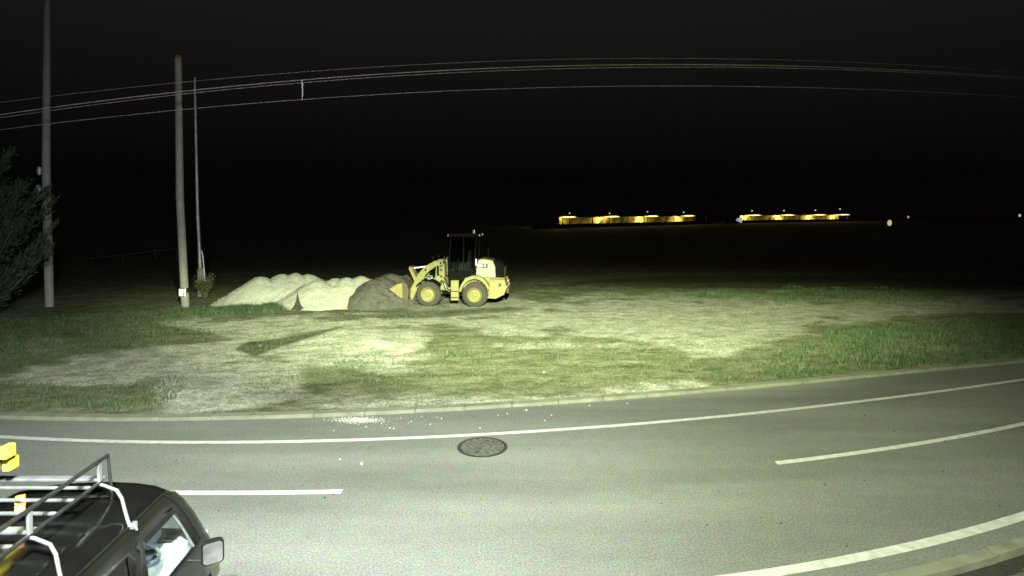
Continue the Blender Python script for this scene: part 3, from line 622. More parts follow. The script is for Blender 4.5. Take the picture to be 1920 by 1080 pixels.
def wheel(x, y):
    s = 1 if y > 0 else -1
    W = 0.20
    ty = MB(); ty.lathe([(0.36,-W),(0.40,-W-0.015),(0.56,-W),(0.625,-W+0.06),(0.635,0),(0.625,W-0.06),(0.56,W),(0.40,W+0.015),(0.36,W)], (0,0,0), 36, 'y')
    for k in range(22):
        for sd in (-1, 1):
            t = 2*math.pi*(k+(0.5 if sd > 0 else 0))/22; m = Matrix.Rotation(-t, 3, 'Y')
            vs = [m @ Vector(p) for p in [(0.60, sd*0.01, -0.045), (0.60, sd*0.21, 0.015), (0.60, sd*0.21, 0.075), (0.60, sd*0.01, 0.015),
                                          (0.662, sd*0.01, -0.04), (0.655, sd*0.20, 0.02), (0.655, sd*0.20, 0.06), (0.662, sd*0.01, 0.01)]]
            ty.add(vs, [(0,1,2,3),(7,6,5,4),(0,4,5,1),(1,5,6,2),(2,6,7,3),(3,7,4,0)])
    r = empty('wheel', (x, y, 0.65)); r.parent = LD
    o = ty.build('tyre', M_tyre, r, smooth=True)
    MB().lathe([(0.0,s*0.10),(0.07,s*0.10),(0.08,s*0.16),(0.13,s*0.16),(0.15,s*0.09),(0.24,s*0.06),(0.29,s*0.10),(0.335,s*0.19),(0.372,s*0.215),(0.372,-s*0.2),(0.0,-s*0.2)], (0,0,0), 32, 'y').build('rim', M_yel, r, smooth=True)
for x in (0.0, 2.40):
    for y in (0.74, -0.74): wheel(x, y)
def lbox(name, c, d, m, parent=LD, bevel=0.015, rot=None): return MB().box(c, d, rot).build(name, m, parent, bevel=bevel)
def lprism(name, pts, a, b, m, parent=LD, bevel=0.015): return MB().prism(pts, a, b).build(name, m, parent, bevel=bevel)
# rear body and counterweight
rb = lprism('rear_body', [(-1.50,0.72),(-1.58,1.05),(-1.48,1.48),(-0.9,1.50),(0.55,1.50),(0.62,1.35),(0.66,0.55),(-0.75,0.50),(-1.15,0.55)], -0.50, 0.50, M_yel)
lprism('counterweight', [(-0.72,0.62),(-0.62,0.48),(-1.08,0.46),(-1.50,0.68),(-1.62,1.02),(-1.52,1.44),(-0.75,1.46)], 0.502, 0.90, M_yel)
lprism('counterweight', [(-0.72,0.62),(-0.62,0.48),(-1.08,0.46),(-1.50,0.68),(-1.62,1.02),(-1.52,1.44),(-0.75,1.46)], -0.90, -0.502, M_yel)
# rear fenders: arched bands
for s in (1, -1):
    arc = [(0.86*math.cos(R(t))*0.93-0.0, 0.68+0.95*math.sin(R(t))) for t in range(8, 165, 9)]
    inn = [(0.74*math.cos(R(t))*0.95, 0.66+0.80*math.sin(R(t))) for t in range(164, 7, -9)]
    pts = arc+inn; n = len(arc); mb = MB()
    for i in range(n-1):
        qd = [arc[i], arc[i+1], inn[n-2-i], inn[n-1-i]]; mb.prism(qd, s*0.42, s*0.97)
    mb.build('rear_fender', M_yel, LD)
# hood
hd = lprism('hood', [(-1.02,1.503),(-0.99,2.05),(-0.86,2.36),(-0.35,2.44),(-0.12,2.38),(-0.02,2.0),(0.0,1.503)], -0.50, 0.50, M_cream, bevel=0.04)
gr = lprism('rear_grille', [(-1.44,1.503),(-1.46,2.0),(-1.36,2.26),(-1.02,2.38),(-0.865,2.355),(-0.995,2.05),(-1.025,1.503)], -0.48, 0.48, M_dark, bevel=0.03)
sl_ = MB()
for k in range(6): sl_.box((-1.475, 0, 1.6+k*0.08), (0.03, 0.8, 0.025))
sl_.build('grille_slats', M_brown, gr)
lprism('hood_rim', [(-0.86,2.365),(-0.35,2.445),(-0.12,2.385),(-0.12,2.41),(-0.35,2.475),(-0.88,2.39)], -0.49, 0.49, M_brown, bevel=0)
lbox('decal_panel', (-0.30, 0.505, 2.09), (0.62, 0.008, 0.22), M_black, hd, 0)
mk = MB()
for (x, z, a, b) in ((-0.17,2.09,0.05,0.13),(-0.11,2.13,0.06,0.04),(-0.11,2.05,0.06,0.04),(-0.24,2.09,0.07,0.12),(-0.32,2.09,0.06,0.12),(-0.47,2.10,0.07,0.11)): mk.box((x, 0.512, z), (a, 0.006, b))
mk.build('decal_marks', M_reflect, hd)
lprism('side_vent', [(-0.56,1.60),(-0.95,1.58),(-0.93,2.02),(-0.60,2.10)], 0.502, 0.508, M_cream, hd, 0)
MB().tube([(-0.55,-0.25,2.4),(-0.55,-0.25,2.85),(-0.6,-0.25,2.95)], 0.045, 10).build('exhaust', M_dark, LD, smooth=True)
lbox('hand_rail_post', (-0.02, 0.50, 2.28), (0.06, 0.05, 0.34), M_reflect, LD, 0.01)
# tail lights, tow box
for s in (1, -1):
    lbox('tail_light', (-1.60, s*0.72, 1.24), (0.06, 0.22, 0.12), M_red)
    lbox('reverse_light', (-1.625, s*0.72, 1.06), (0.05, 0.18, 0.09), M_lens)
lbox('rear_bumper', (-1.66, 0, 0.86), (0.10, 1.5, 0.26), M_brown)
lbox('rear_work_light', (-1.65, 0.36, 1.32), (0.08, 0.14, 0.12), M_lens)
lbox('tie_down_hole', (-1.28, 0.905, 1.16), (0.13, 0.012, 0.17), M_black, LD, 0)
# step and tank panel between the axles
st = lbox('step_panel', (1.03, 0.80, 0.86), (0.40, 0.20, 1.02), M_yel)
lbox('step_plate', (1.03, 0.92, 0.82), (0.38, 0.06, 0.03), M_dark, st, 0)
lbox('step_plate', (1.03, 0.92, 0.50), (0.38, 0.06, 0.03), M_dark, st, 0)
lbox('chassis', (1.15, 0, 0.85), (1.3, 0.8, 0.5), M_dark)
lbox('step_panel', (1.03, -0.80, 0.86), (0.40, 0.20, 1.02), M_yel)
# articulation joint with pipes
jt = MB(); jt.box((1.55, 0.35, 1.15), (0.22, 0.3, 0.7)); jt.build('articulation_joint', M_brown, LD, bevel=0.01)
for dx, dz in ((0, 0), (0.07, 0.1), (-0.07, 0.22)):
    MB().tube([(1.35+dx, 0.52, 0.75+dz), (1.50+dx, 0.6, 0.85+dz), (1.62+dx, 0.56, 1.15+dz), (1.75+dx, 0.5, 1.25+dz)], 0.022, 6).build('hose', M_chrome if dx == 0 else M_dark, LD, smooth=True)
lprism('steering_ram', [(1.2,0.88),(1.9,0.80),(1.9,0.90),(1.2,0.98)], 0.42, 0.50, M_yel)
# front frame and loader tower
ff = lprism('front_frame', [(1.62,0.62),(1.66,1.35),(1.70,2.22),(1.86,2.28),(2.10,2.12),(2.16,1.45),(2.75,1.05),(2.85,0.60),(2.0,0.5)], -0.34, 0.34, M_yel)
for s in (1, -1):
    tw = lprism('tower_plate', [(1.62,0.78),(1.66,2.20),(1.80,2.30),(2.02,2.16),(2.12,1.40),(2.10,0.92)], s*0.345, s*0.43, M_yel)
    if s > 0:
        for z in (1.22, 1.52, 1.86, 2.08): lbox('tower_slot', (1.83, 0.434, z), (0.13, 0.012, 0.13), M_black, tw, 0)
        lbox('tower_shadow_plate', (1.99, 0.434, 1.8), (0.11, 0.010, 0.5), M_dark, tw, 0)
# front fenders (dark)
for s in (1, -1):
    mb = MB(); c0 = (2.40, 0.65)
    an = list(range(35, 146, 11))
    for i in range(len(an)-1):
        a, b = R(an[i]), R(an[i+1]); mb.prism([(c0[0]+0.76*math.cos(a), c0[1]+0.76*math.sin(a)), (c0[0]+0.76*math.cos(b), c0[1]+0.76*math.sin(b)), (c0[0]+0.70*math.cos(b), c0[1]+0.70*math.sin(b)), (c0[0]+0.70*math.cos(a), c0[1]+0.70*math.sin(a))], s*0.48, s*0.96)
    mb.build('front_fender', M_dark, LD)
lbox('fender_bracket', (2.33, 0.80, 1.44), (0.30, 0.06, 0.06), M_chrome, LD, 0.01, ('Y', 0.35))
# boom arms
arm = [(1.68,2.16),(1.72,2.30),(2.05,2.34),(2.62,2.06),(2.98,1.72),(3.22,1.28),(3.42,0.85),(3.50,0.34),(3.34,0.30),(3.20,0.62),(2.98,1.10),(2.74,1.46),(2.40,1.80),(2.0,2.05)]
def arm_mesh(a, b):
    mb = MB(); top = [(1.72,2.32),(2.10,2.34),(2.62,2.06),(3.00,1.66),(3.22,1.22),(3.44,0.80),(3.56,0.34)]; bot = [(1.68,2.14),(2.02,2.08),(2.44,1.80),(2.76,1.44),(2.96,1.02),(3.16,0.60),(3.32,0.28)]
    for i in range(6): mb.prism([top[i], top[i+1], bot[i+1], bot[i]], a, b)
    return mb
import bmesh
for s in (1, -1):
    a, b = sorted((s*0.45, s*0.57)); o = arm_mesh(a, b).build('boom_arm', M_yel, LD)
    m = o.modifiers.new('weld', 'WELD'); m.merge_threshold = 0.001
    MB().tube([(1.95, s*0.38, 1.0), (2.45, s*0.40, 1.42)], 0.055, 10).build('lift_cylinder', M_dark, LD, smooth=True)
    MB().tube([(2.45, s*0.40, 1.42), (2.9, s*0.42, 1.5)], 0.03, 8).build('lift_rod', M_chrome, LD, smooth=True)
    for (x, z) in ((1.82,2.22),(3.44,0.40),(2.62,1.86)): MB().lathe([(0.0,s*0.59),(0.05,s*0.59),(0.055,s*0.565)], (x, 0, z), 12, 'y').build('pivot_pin', M_dark, LD)
MB().tube([(2.80, -0.45, 1.42), (2.80, 0.45, 1.42)], 0.08, 10).build('cross_tube', M_yel, LD, smooth=True)
lprism('tilt_lever', [(3.36,1.98),(3.50,2.02),(3.52,1.90),(3.20,1.20),(3.14,0.95),(3.02,1.0),(3.06,1.25)], -0.10, 0.50, M_yel)
MB().tube([(1.85, 0.0, 2.2), (2.65, 0.0, 2.03)], 0.06, 10).build('tilt_cylinder', M_dark, LD, smooth=True)
MB().tube([(2.65, 0.1, 2.0), (3.44, 0.1, 1.90)], 0.035, 8).build('tilt_rod', M_reflect, LD, smooth=True)
MB().tube([(3.14, 0.0, 1.0), (3.52, 0.0, 0.9)], 0.05, 8).build('bucket_link', M_brown, LD, smooth=True)
# bucket
bk = empty('bucket', (0,0,0)); bk.parent = LD
sh = MB(); out = [(4.38,0.90),(3.78,0.46),(3.50,0.30),(3.44,0.36),(3.40,0.80),(3.50,1.18),(3.68,1.30)]
inn = [(4.36,0.94),(3.78,0.51),(3.52,0.36),(3.48,0.40),(3.45,0.80),(3.54,1.14),(3.68,1.25)]
for i in range(6): sh.prism([out[i], out[i+1], inn[i+1], inn[i]], -1.0, 1.0)
sh.build('bucket_shell', M_brown, bk)
for s in (1, -1):
    a, b = sorted((s*1.001, s*1.03)); MB().prism([(4.40,0.90),(3.78,0.45),(3.72,0.44),(3.72,1.22),(3.98,1.16)], a, b).build('side_plate', M_yel, bk)
    MB().prism([(3.716,0.43),(3.50,0.28),(3.43,0.36),(3.38,0.80),(3.48,1.18),(3.68,1.32),(3.716,1.25)], a, b).build('side_wall', M_brown, bk)
te = MB()
for k in range(8): te.box((4.43, -0.94+k*0.268, 0.93), (0.16, 0.07, 0.035), ('Y', -0.62))
te.build('teeth', M_brown, bk)
# cab
cb = empty('cab', (0,0,0)); cb.parent = LD
lprism('cab_base', [(1.42,1.46),(1.46,1.72),(1.40,1.80),(0.05,1.80),(0.02,1.505),(0.5,1.503),(0.70,1.30),(1.3,1.30)], -0.66, 0.62, M_dark, cb)
for s in (1, -1):
    for nm, a, b in (('front_pillar', (1.38,1.80), (1.26,3.58)), ('rear_pillar', (0.06,1.80), (-0.05,3.58)), ('middle_pillar', (0.62,1.80), (0.60,3.58))):
        MB().prism([(a[0]-0.035,a[1]),(a[0]+0.035,a[1]),(b[0]+0.03,b[1]),(b[0]-0.03,b[1])], s*0.64-0.035, s*0.64+0.035).build(nm, M_dark, cb, bevel=0.01)
    MB().prism([(1.33,1.82),(0.68,1.82),(0.66,3.55),(1.24,3.55)], s*0.65, s*0.655).build('side_window', M_glass, cb)
    MB().prism([(0.56,1.82),(0.11,1.82),(0.02,3.55),(0.56,3.55)], s*0.65, s*0.655).build('side_window', M_glass, cb)
    MB().tube([(1.45, s*0.70, 1.65), (1.47, s*0.70, 2.5), (1.40, s*0.68, 2.55)], 0.015, 6).build('grab_rail', M_chrome, cb)
    MB().tube([(1.44, s*0.66, 2.6), (1.58, s*0.84, 2.62), (1.58, s*0.84, 2.4)], 0.012, 6).build('mirror_arm', M_dark, cb)
    lbox('mirror', (1.57, s*0.84, 2.42), (0.04, 0.16, 0.26), M_black, cb, 0.01)
lprism('roof', [(1.42,3.58),(1.36,3.72),(1.1,3.76),(0.0,3.76),(-0.18,3.70),(-0.20,3.58)], -0.72, 0.72, M_dark, cb, 0.03)
lbox('windscreen', (1.33, 0, 2.68), (0.006, 1.2, 1.7), M_glass, cb, 0, ('Y', -0.06))
lbox('rear_window', (0.02, 0, 2.68), (0.006, 1.2, 1.7), M_glass, cb, 0, ('Y', -0.06))
sb = lprism('driver_seat', [(0.95,1.80),(0.95,2.12),(0.9,2.22),(0.52,2.20),(0.42,2.85),(0.30,2.85),(0.34,2.1),(0.38,1.80)], -0.28, 0.24, mat('grey_seat', (0.05,0.05,0.05), 0.9), cb, 0.03)
MB().tube([(1.25, 0, 1.8), (1.02, 0, 2.38)], 0.03, 8).build('steering_column', M_dark, cb)
sw = MB(); pts = [Vector((1.02+0.10*math.cos(t)*0.6, 0.19*math.sin(t), 2.40+0.17*math.cos(t))) for t in [2*math.pi*k/20 for k in range(21)]]
sw.tube([tuple(p) for p in pts], 0.016, 6, cap=False).build('steering_wheel', M_black, cb)
for (x, y, z) in ((1.40, 0.55, 3.66), (1.40, -0.55, 3.66), (-0.20, 0.55, 3.66), (-0.2, -0.55, 3.66)): lbox('work_light', (x, y, z), (0.08, 0.16, 0.10), M_lens, cb, 0.01)
MB().lathe([(0.0,3.93),(0.05,3.92),(0.06,3.80),(0.07,3.76)], (0.1, 0.45, 0), 12, 'z').build('beacon', M_lens, cb, smooth=True)
MB().tube([(2.16,0.42,1.9),(2.22,0.60,2.45)], 0.02, 6).build('headlight_post', M_dark, LD)
for s in (1, -1): lbox('headlight', (2.2, s*0.62, 2.5), (0.10, 0.20, 0.16), M_dark)
# ---------------------------------------------------------------- black van seen from above at the lower left (local: +x its right, +y forward)
M_van = mat('black_car_paint', (0.004, 0.0045, 0.0035), 0.16, col2=(0.003, 0.003, 0.0025), nscale=3, coat=0.1, spec=0.35)
M_trim = mat('black_trim', (0.007, 0.007, 0.007), 0.5, spec=0.3)
M_int = mat('interior_grey', (0.48, 0.51, 0.57), 0.9, col2=(0.34, 0.36, 0.41), nscale=12)
M_seat = mat('seat_cloth', (0.72, 0.76, 0.84), 0.95, col2=(0.5, 0.53, 0.6), nscale=30, bump=0.2)
M_alu = mat('rack_aluminium', (0.44, 0.45, 0.44), 0.36, 0.75, col2=(0.30, 0.31, 0.30), nscale=8)
M_rackblk = mat('rack_black', (0.015, 0.015, 0.014), 0.45)
M_vglass = glass('van_glass', (0.75, 0.82, 0.82)); M_tint = glass('tinted_glass', (0.10, 0.11, 0.11))
VA = R(5.0)
VX, VY = -4.50, 3.93
VN = empty('van', (VX, VY, 0), VA, 'black van with chrome roof rack, nose at the road, lower left corner', 'van')
# section: (half width, height) from sill up over the roof; index 0..N
SEC = [(0.90,0.32),(0.955,0.55),(0.965,0.85),(0.945,1.12),(0.935,1.17),(0.865,1.60),(0.838,1.74),(0.815,1.835),(0.79,1.885),(0.70,1.925),(0.48,1.965),(0.24,1.985),(0.0,1.99)]
SEC[3] = (0.958,0.93); SEC[4] = (0.950,0.98); SEC[5] = (0.868,1.60); SEC.insert(5, (0.903, 1.36))
YS = [(-2.3,0),(-2.25,0),(-1.0,0),(-0.3,0),(0.0,0),(0.50,0),(0.72,0),(1.20,0),(1.66,0),(1.93,0),(2.10,0.35),(2.30,0.70),(2.40,0.72)]
rows = [[(h, y+k*max(0.0, 1.86-z)**0.7, z) for h, z in SEC] for y, k in YS]
def fr_(wf, y0, k, dz): rows.append([(h*wf, y0+k*max(0.0, 1.86-z)**0.7, z-(dz if z > 1.8 else dz*0.4)) for h, z in SEC])
fr_(1.0, 2.50, 0.73, 0.01); fr_(0.985, 2.57, 0.75, 0.04); fr_(0.93, 2.63, 0.77, 0.08); fr_(0.45, 2.68, 0.80, 0.10); fr_(0.0, 2.69, 0.81, 0.105)
body = MB(); nS = len(SEC)
SKIP_R = set()
for i in range(len(YS)-1):
    ya, yb = YS[i][0], YS[i+1][0]
    if (ya >= 1.93 and yb <= 2.31) or (ya >= 0.72 and yb <= 1.66) or (ya >= -1.0 and yb <= 0.50): SKIP_R.add(i)
for side in (1, -1):
    base = len(body.v); body.v += [(side*p[0], p[1], p[2]) for r in rows for p in r]
    for i in range(len(rows)-1):
        for j in range(nS-1):
            if j in (4, 5) and i in SKIP_R: continue
            if i >= len(YS)+2 and j in (4, 5, 6, 7): continue    # windscreen opening
            body.f.append((base+i*nS+j, base+(i+1)*nS+j, base+(i+1)*nS+j+1, base+i*nS+j+1))
bo = body.build('body', M_van, VN, smooth=True)
m = bo.modifiers.new('weld', 'WELD'); m.merge_threshold = 0.002
m = bo.modifiers.new('thick', 'SOLIDIFY'); m.thickness = 0.03; m.offset = -1
bo.data.set_sharp_from_angle(angle=R(50))
# windscreen pane
wsn = MB(); ids = [len(YS)+0, len(YS)+1, len(YS)+2, len(YS)+3, len(YS)+4]
for side in (1, -1):
    for a in range(len(YS)+2, len(rows)-1):
        for j in (4, 5, 6, 7):
            qd = [rows[a][j], rows[a+1][j], rows[a+1][j+1], rows[a][j+1]]
            wsn.add([(side*p[0]*0.992, p[1]-0.012, p[2]) for p in qd], [(0,1,2,3)])
wsn.build('windscreen', M_vglass, VN, smooth=True)
for side in (1, -1):
    for (ia, ib, gm, nm) in ((9, 11, M_vglass, 'front_window'), (6, 8, M_tint, 'sliding_window'), (2, 5, M_tint, 'rear_side_window')):
        A, B_ = rows[ia], rows[ib]
        qd = [A[4], B_[4], B_[5], A[5], B_[6], A[6]]
        MB().add([(side*(p[0]-0.014), p[1], p[2]) for p in qd], [(0,1,2,3),(3,2,4,5)]).build(nm, gm, VN)
    MB().add([(side*(p[0]+dx), p[1], p[2]+dz) for p, dx, dz in ((rows[9][6],0.006,0.02),(rows[11][6],0.006,0.02),(rows[11][6],0.025,-0.04),(rows[9][6],0.025,-0.04))], [(0,1,2,3)]).build('rain_visor', M_trim, VN)
    MB().tube([(side*0.962,0.55,0.965),(side*0.962,2.8,0.965)], 0.012, 6).build('belt_moulding', M_trim, VN)
    MB().tube([(side*0.825,-2.2,1.845),(side*0.825,2.42,1.845)]+[(side*(p[0]+0.004), p[1], p[2]) for p in rows[12][8:3:-1]], 0.012, 6).build('rain_gutter', M_trim, VN)
    MB().tube([(side*(p[0]-0.008), p[1]-0.05, p[2]) for p in rows[11][6:3:-1]], 0.013, 6).build('quarter_light_bar', M_alu, VN)
# roof ribs
for k in range(7):
    x = -0.60+k*0.20
    MB().tube([(x,-2.0,1.962-0.06*x*x),(x,1.1,1.962-0.06*x*x),(x,1.45,1.962-0.06*x*x)], [0.016,0.016,0.012], 8).build('roof_rib', M_van, VN, smooth=True)
# lights and plate at the nose; wheels
for side in (1, -1):
    MB().box((side*0.72, 3.42, 0.78), (0.30, 0.14, 0.2)).build('headlight', M_lens, VN, bevel=0.03)
    for y in (2.2, -1.5):
        wh = empty('wheel', (side*0.80, y, 0.32)); wh.parent = VN
        MB().lathe([(0.19,-0.09),(0.29,-0.10),(0.32,-0.05),(0.32,0.05),(0.29,0.10),(0.19,0.09)], (0,0,0), 28, 'x').build('tyre', M_tyre, wh, smooth=True)
        MB().lathe([(0.0,side*0.05),(0.06,side*0.06),(0.12,side*0.04),(0.19,side*0.08),(0.19,-side*0.08),(0.0,-side*0.08)], (0,0,0), 24, 'x').build('rim', M_alu, wh, smooth=True)
MB().box((0, 3.58, 0.45), (1.7, 0.12, 0.22)).build('front_bumper', M_trim, VN, bevel=0.03)
MB().box((0, 0.4, 0.36), (1.72, 5.2, 0.06)).build('floor', M_int, VN)
MB().prism([(2.84,0.4),(2.80,0.93),(2.90,1.03),(3.32,0.99),(3.36,0.4)], -0.86, 0.86, 'x').build('dashboard', M_seat, VN, bevel=0.03)
MB().box((0.30, 3.02, 1.06), (0.36, 0.20, 0.10)).build('instrument_hood', M_int, VN, bevel=0.03)
vt = MB()
for k in range(6): vt.box((0.60, 2.92+0.05*k, 1.028), (0.17, 0.018, 0.02))
vt.build('demister_vent', M_trim, VN)
MB().prism([(0.905,2.35),(0.905,2.95),(0.90,2.95),(0.90,2.35)], 0.45, 0.96, 'z').build('door_trim', M_int, VN)
MB().prism([(-0.90,1.2),(-0.90,3.1),(-0.895,3.1),(-0.895,1.2)], 0.45, 0.97, 'z').build('door_trim', M_int, VN)
# seats (right hand drive: driver on the right)
for x in (0.48, -0.42):
    se = empty('seat', (x, 0.52, -0.02)); se.parent = VN
    MB().prism([(1.55,0.62),(2.08,0.66),(2.12,0.80),(2.05,0.86),(1.62,0.82)], -0.25, 0.25, 'x').build('cushion', M_seat, se, bevel=0.05)
    MB().prism([(1.50,0.78),(1.64,0.80),(1.50,1.42),(1.40,1.42)], -0.25, 0.25, 'x').build('backrest', M_seat, se, bevel=0.06)
    MB().box((0, 1.42, 1.53), (0.27, 0.09, 0.18)).build('headrest', M_seat, se, bevel=0.04)
    MB().box((0, 1.85, 0.5), (0.4, 0.45, 0.24)).build('seat_base', M_int, se)
lv = MB()
for k in range(6): lv.box((0.48, 2.2+0.05*k, 0.845), (0.24, 0.018, 0.006))
pts = [(0.48+0.185*math.cos(t), 2.66-0.08*math.sin(t), 1.06+0.165*math.sin(t)) for t in [2*math.pi*k/28 for k in range(29)]]
sw = MB().tube(pts, 0.018, 8, cap=False).build('steering_wheel', M_int, VN, smooth=True)
MB().tube([(0.30,2.66,1.06),(0.48,2.68,1.03),(0.66,2.66,1.06)], 0.018, 6).build('wheel_spoke', M_alu, sw)
MB().tube([(0.48,2.66,1.04),(0.48,2.9,0.95)], 0.03, 8).build('steering_column', M_trim, VN)
MB().prism([(2.0,0.78),(2.45,0.82),(2.45,0.84),(2.0,0.80)], 0.62, 0.84, 'x').build('door_armrest', M_int, VN)
# door mirrors
for side in (1, -1):
    mr = empty('door_mirror', (side*1.27, 2.62, 1.07)); mr.parent = VN; mr.rotation_euler = (R(4), 0, R(side*27)); mr.scale = (0.98, 1.0, 1.0)
    hs = MB(); rr = []
    def rrect(wd, hh, r_, y, n=5):
        o = []
        for cx, cz, a0 in ((wd-r_,hh-r_,0),(-wd+r_,hh-r_,90),(-wd+r_,-hh+r_,180),(wd-r_,-hh+r_,270)):
            for k in range(n): t = R(a0+90*k/(n-1)); o.append((cx+r_*math.cos(t), y, cz+r_*math.sin(t)))
        return o
    loops = [rrect(0.115,0.14,0.045,-0.045), rrect(0.122,0.147,0.05,-0.03), rrect(0.118,0.14,0.05,0.02), rrect(0.085,0.105,0.05,0.07), rrect(0.03,0.04,0.02,0.09)]
    n = len(loops[0]); hs.add([p for l in loops for p in l], [(i*n+k, i*n+(k+1) % n, (i+1)*n+(k+1) % n, (i+1)*n+k) for i in range(4) for k in range(n)]+[tuple(4*n+k for k in range(n))]+[tuple(range(n-1,-1,-1))])
    hs.build('mirror_housing', M_trim, mr, smooth=True)
    gl = MB(); l = rrect(0.102,0.126,0.04,-0.049); gl.add(l, [tuple(range(n))]); gl.build('mirror_glass', mat('mirror_silver', (0.62,0.62,0.64), 0.05, 1.0, col2=(0.5,0.5,0.52)), mr)
    MB().tube([(-side*0.26,0.05,-0.06),(0,0.02,-0.13)], 0.022, 8).build('mirror_stalk', M_trim, mr, smooth=True)
# roof rack, measured off the roof
RK = empty('roof_rack', (0,0,0)); RK.parent = VN
inv = Matrix.Rotation(-VA, 3, 'Z')
def vl(px, py, z): p = gp(px, py, z); q = inv @ Vector((p.x-VX, p.y-VY, 0)); return Vector((q.x, q.y, z))
ZB = 2.22
fr = vl(188, 904, ZB); XR = fr.x; YF = fr.y; ZT = yp(184, 864, gp(188, 904, ZB).y).z
wpx = gp(188, 904, ZB); r2 = vl(68, 1003, ZB); Y2 = r2.y
for i, (pa, pb) in enumerate(((180, 898), (158, 915), (130, 938), (98, 963), (78, 994), (20, 1025), (-30, 1070))):
    yb = vl(pa, pb, ZB).y; wd = (0.085, 0.035) if i in (0, 4) else (0.032, 0.032)
    MB().box(((XR-0.8)/2, yb+0.05, ZB), (XR+0.8-0.03, wd[0], wd[1]), ('Z', R(-5))).build('crossbar', M_alu, RK, bevel=0.012)
for s_x in (XR, -0.82):
    MB().tube([(s_x, YF+0.02, ZB), (s_x, -1.9, ZB)], 0.019, 8).build('lower_rail', M_rackblk, RK, smooth=True)
    MB().tube([(s_x, YF+0.14, ZT), (s_x, -1.9, ZT)], 0.021, 8).build('upper_rail', M_rackblk, RK, smooth=True)
    for yy in (YF-0.01, Y2):
        MB().box((s_x, yy, (ZB+ZT)/2), (0.026, 0.05, ZT-ZB)).build('post', M_alu, RK, bevel=0.006)
        ft = vl(224, 984, 1.87); dx_ = 0.845-XR; dy_ = ft.y-YF; s = 1 if s_x > 0 else -1
        P_ = [(0,0,0),(0.10,-0.0,-0.01),(0.45,0.10,-0.06),(0.62,0.28,-0.13),(0.80,0.65,-0.23),(1.0,1.0,-0.35)] if s > 0 else [(0,0,0),(-0.01,0,-0.15),(-0.01,0,-0.35)]
        pts = [(s_x+dx_*a, yy+dy_*b, ZB-0.02+c) for a, b, c in P_]
        MB().tube(pts, 0.017, 10).build('leg', M_alu, RK, smooth=True)
        e_ = pts[-1]; MB().box((e_[0]+0.02*s, e_[1]+0.03, e_[2]), (0.05, 0.07, 0.06)).build('gutter_clamp', M_alu, RK, bevel=0.01)
        MB().tube([(e_[0]+0.03*s, e_[1]+0.02, e_[2]+0.03), (e_[0]+0.05*s, e_[1]+0.03, e_[2]-0.05)], 0.012, 8).build('clamp_bolt', M_alu, RK)
MB().tube([(XR, YF+0.14, ZT), (XR+0.02, YF+0.16, 1.97)], 0.016, 8).build('front_stay', M_rackblk, RK, smooth=True)
MB().box(((XR-0.8)/2, YF+0.16, 2.0), (XR+0.8, 0.02, 0.02)).build('front_bar', M_rackblk, RK)
# yellow capped beams lying on the rack
M_ycap = mat('yellow_paint', (0.85, 0.72, 0.04), 0.5, col2=(0.75, 0.62, 0.04), nscale=10)
M_wood = mat('dark_timber', (0.06, 0.04, 0.025), 0.9, col2=(0.03,0.02,0.015), nscale=12)
for (a, b, zz, lab) in ((14, 846, 2.62, 'yellow capped dark timber, upper one of two on the roof rack'), (20, 868, 2.46, 'yellow capped dark timber, lower one of two on the roof rack')):
    q = vl(a, b, zz); t = empty('capped_timber', (0,0,0), 0, lab, 'timber', 'yellow capped timbers on the roof rack')
    wq = Matrix.Rotation(VA, 3, 'Z') @ Vector((q.x, q.y, 0)); t.location = (VX+wq.x, VY+wq.y, zz); t.rotation_euler = (0, 0, VA)
    MB().box((-0.55, 0, 0), (1.0, 0.12, 0.11)).build('beam', M_wood, t, bevel=0.008)
    MB().box((0.0, 0, 0), (0.075, 0.13, 0.12)).build('end_cap', M_ycap, t, bevel=0.01)
for (a, b, lab, sx) in ((38, 936, 'small orange block lying on the crossbars, upper one', 0.10), (38, 952, 'small orange block between the crossbars, lower one', 0.10)):
    q = vl(a, b, 2.20 if b < 940 else 2.17); wq = Matrix.Rotation(VA, 3, 'Z') @ Vector((q.x, q.y, 0))
    o = MB().prism([(-0.05,-0.03),(0.05,-0.03),(0.04,0.03),(-0.03,0.035)], -0.04, 0.04, 'x').build('orange_block', mat('orange_plastic', (0.55,0.25,0.04), 0.5), bevel=0.006)
    o.location = (VX+wq.x, VY+wq.y, q.z); o.rotation_euler = (0, 0, VA+0.5); tag(o, lab, 'block')
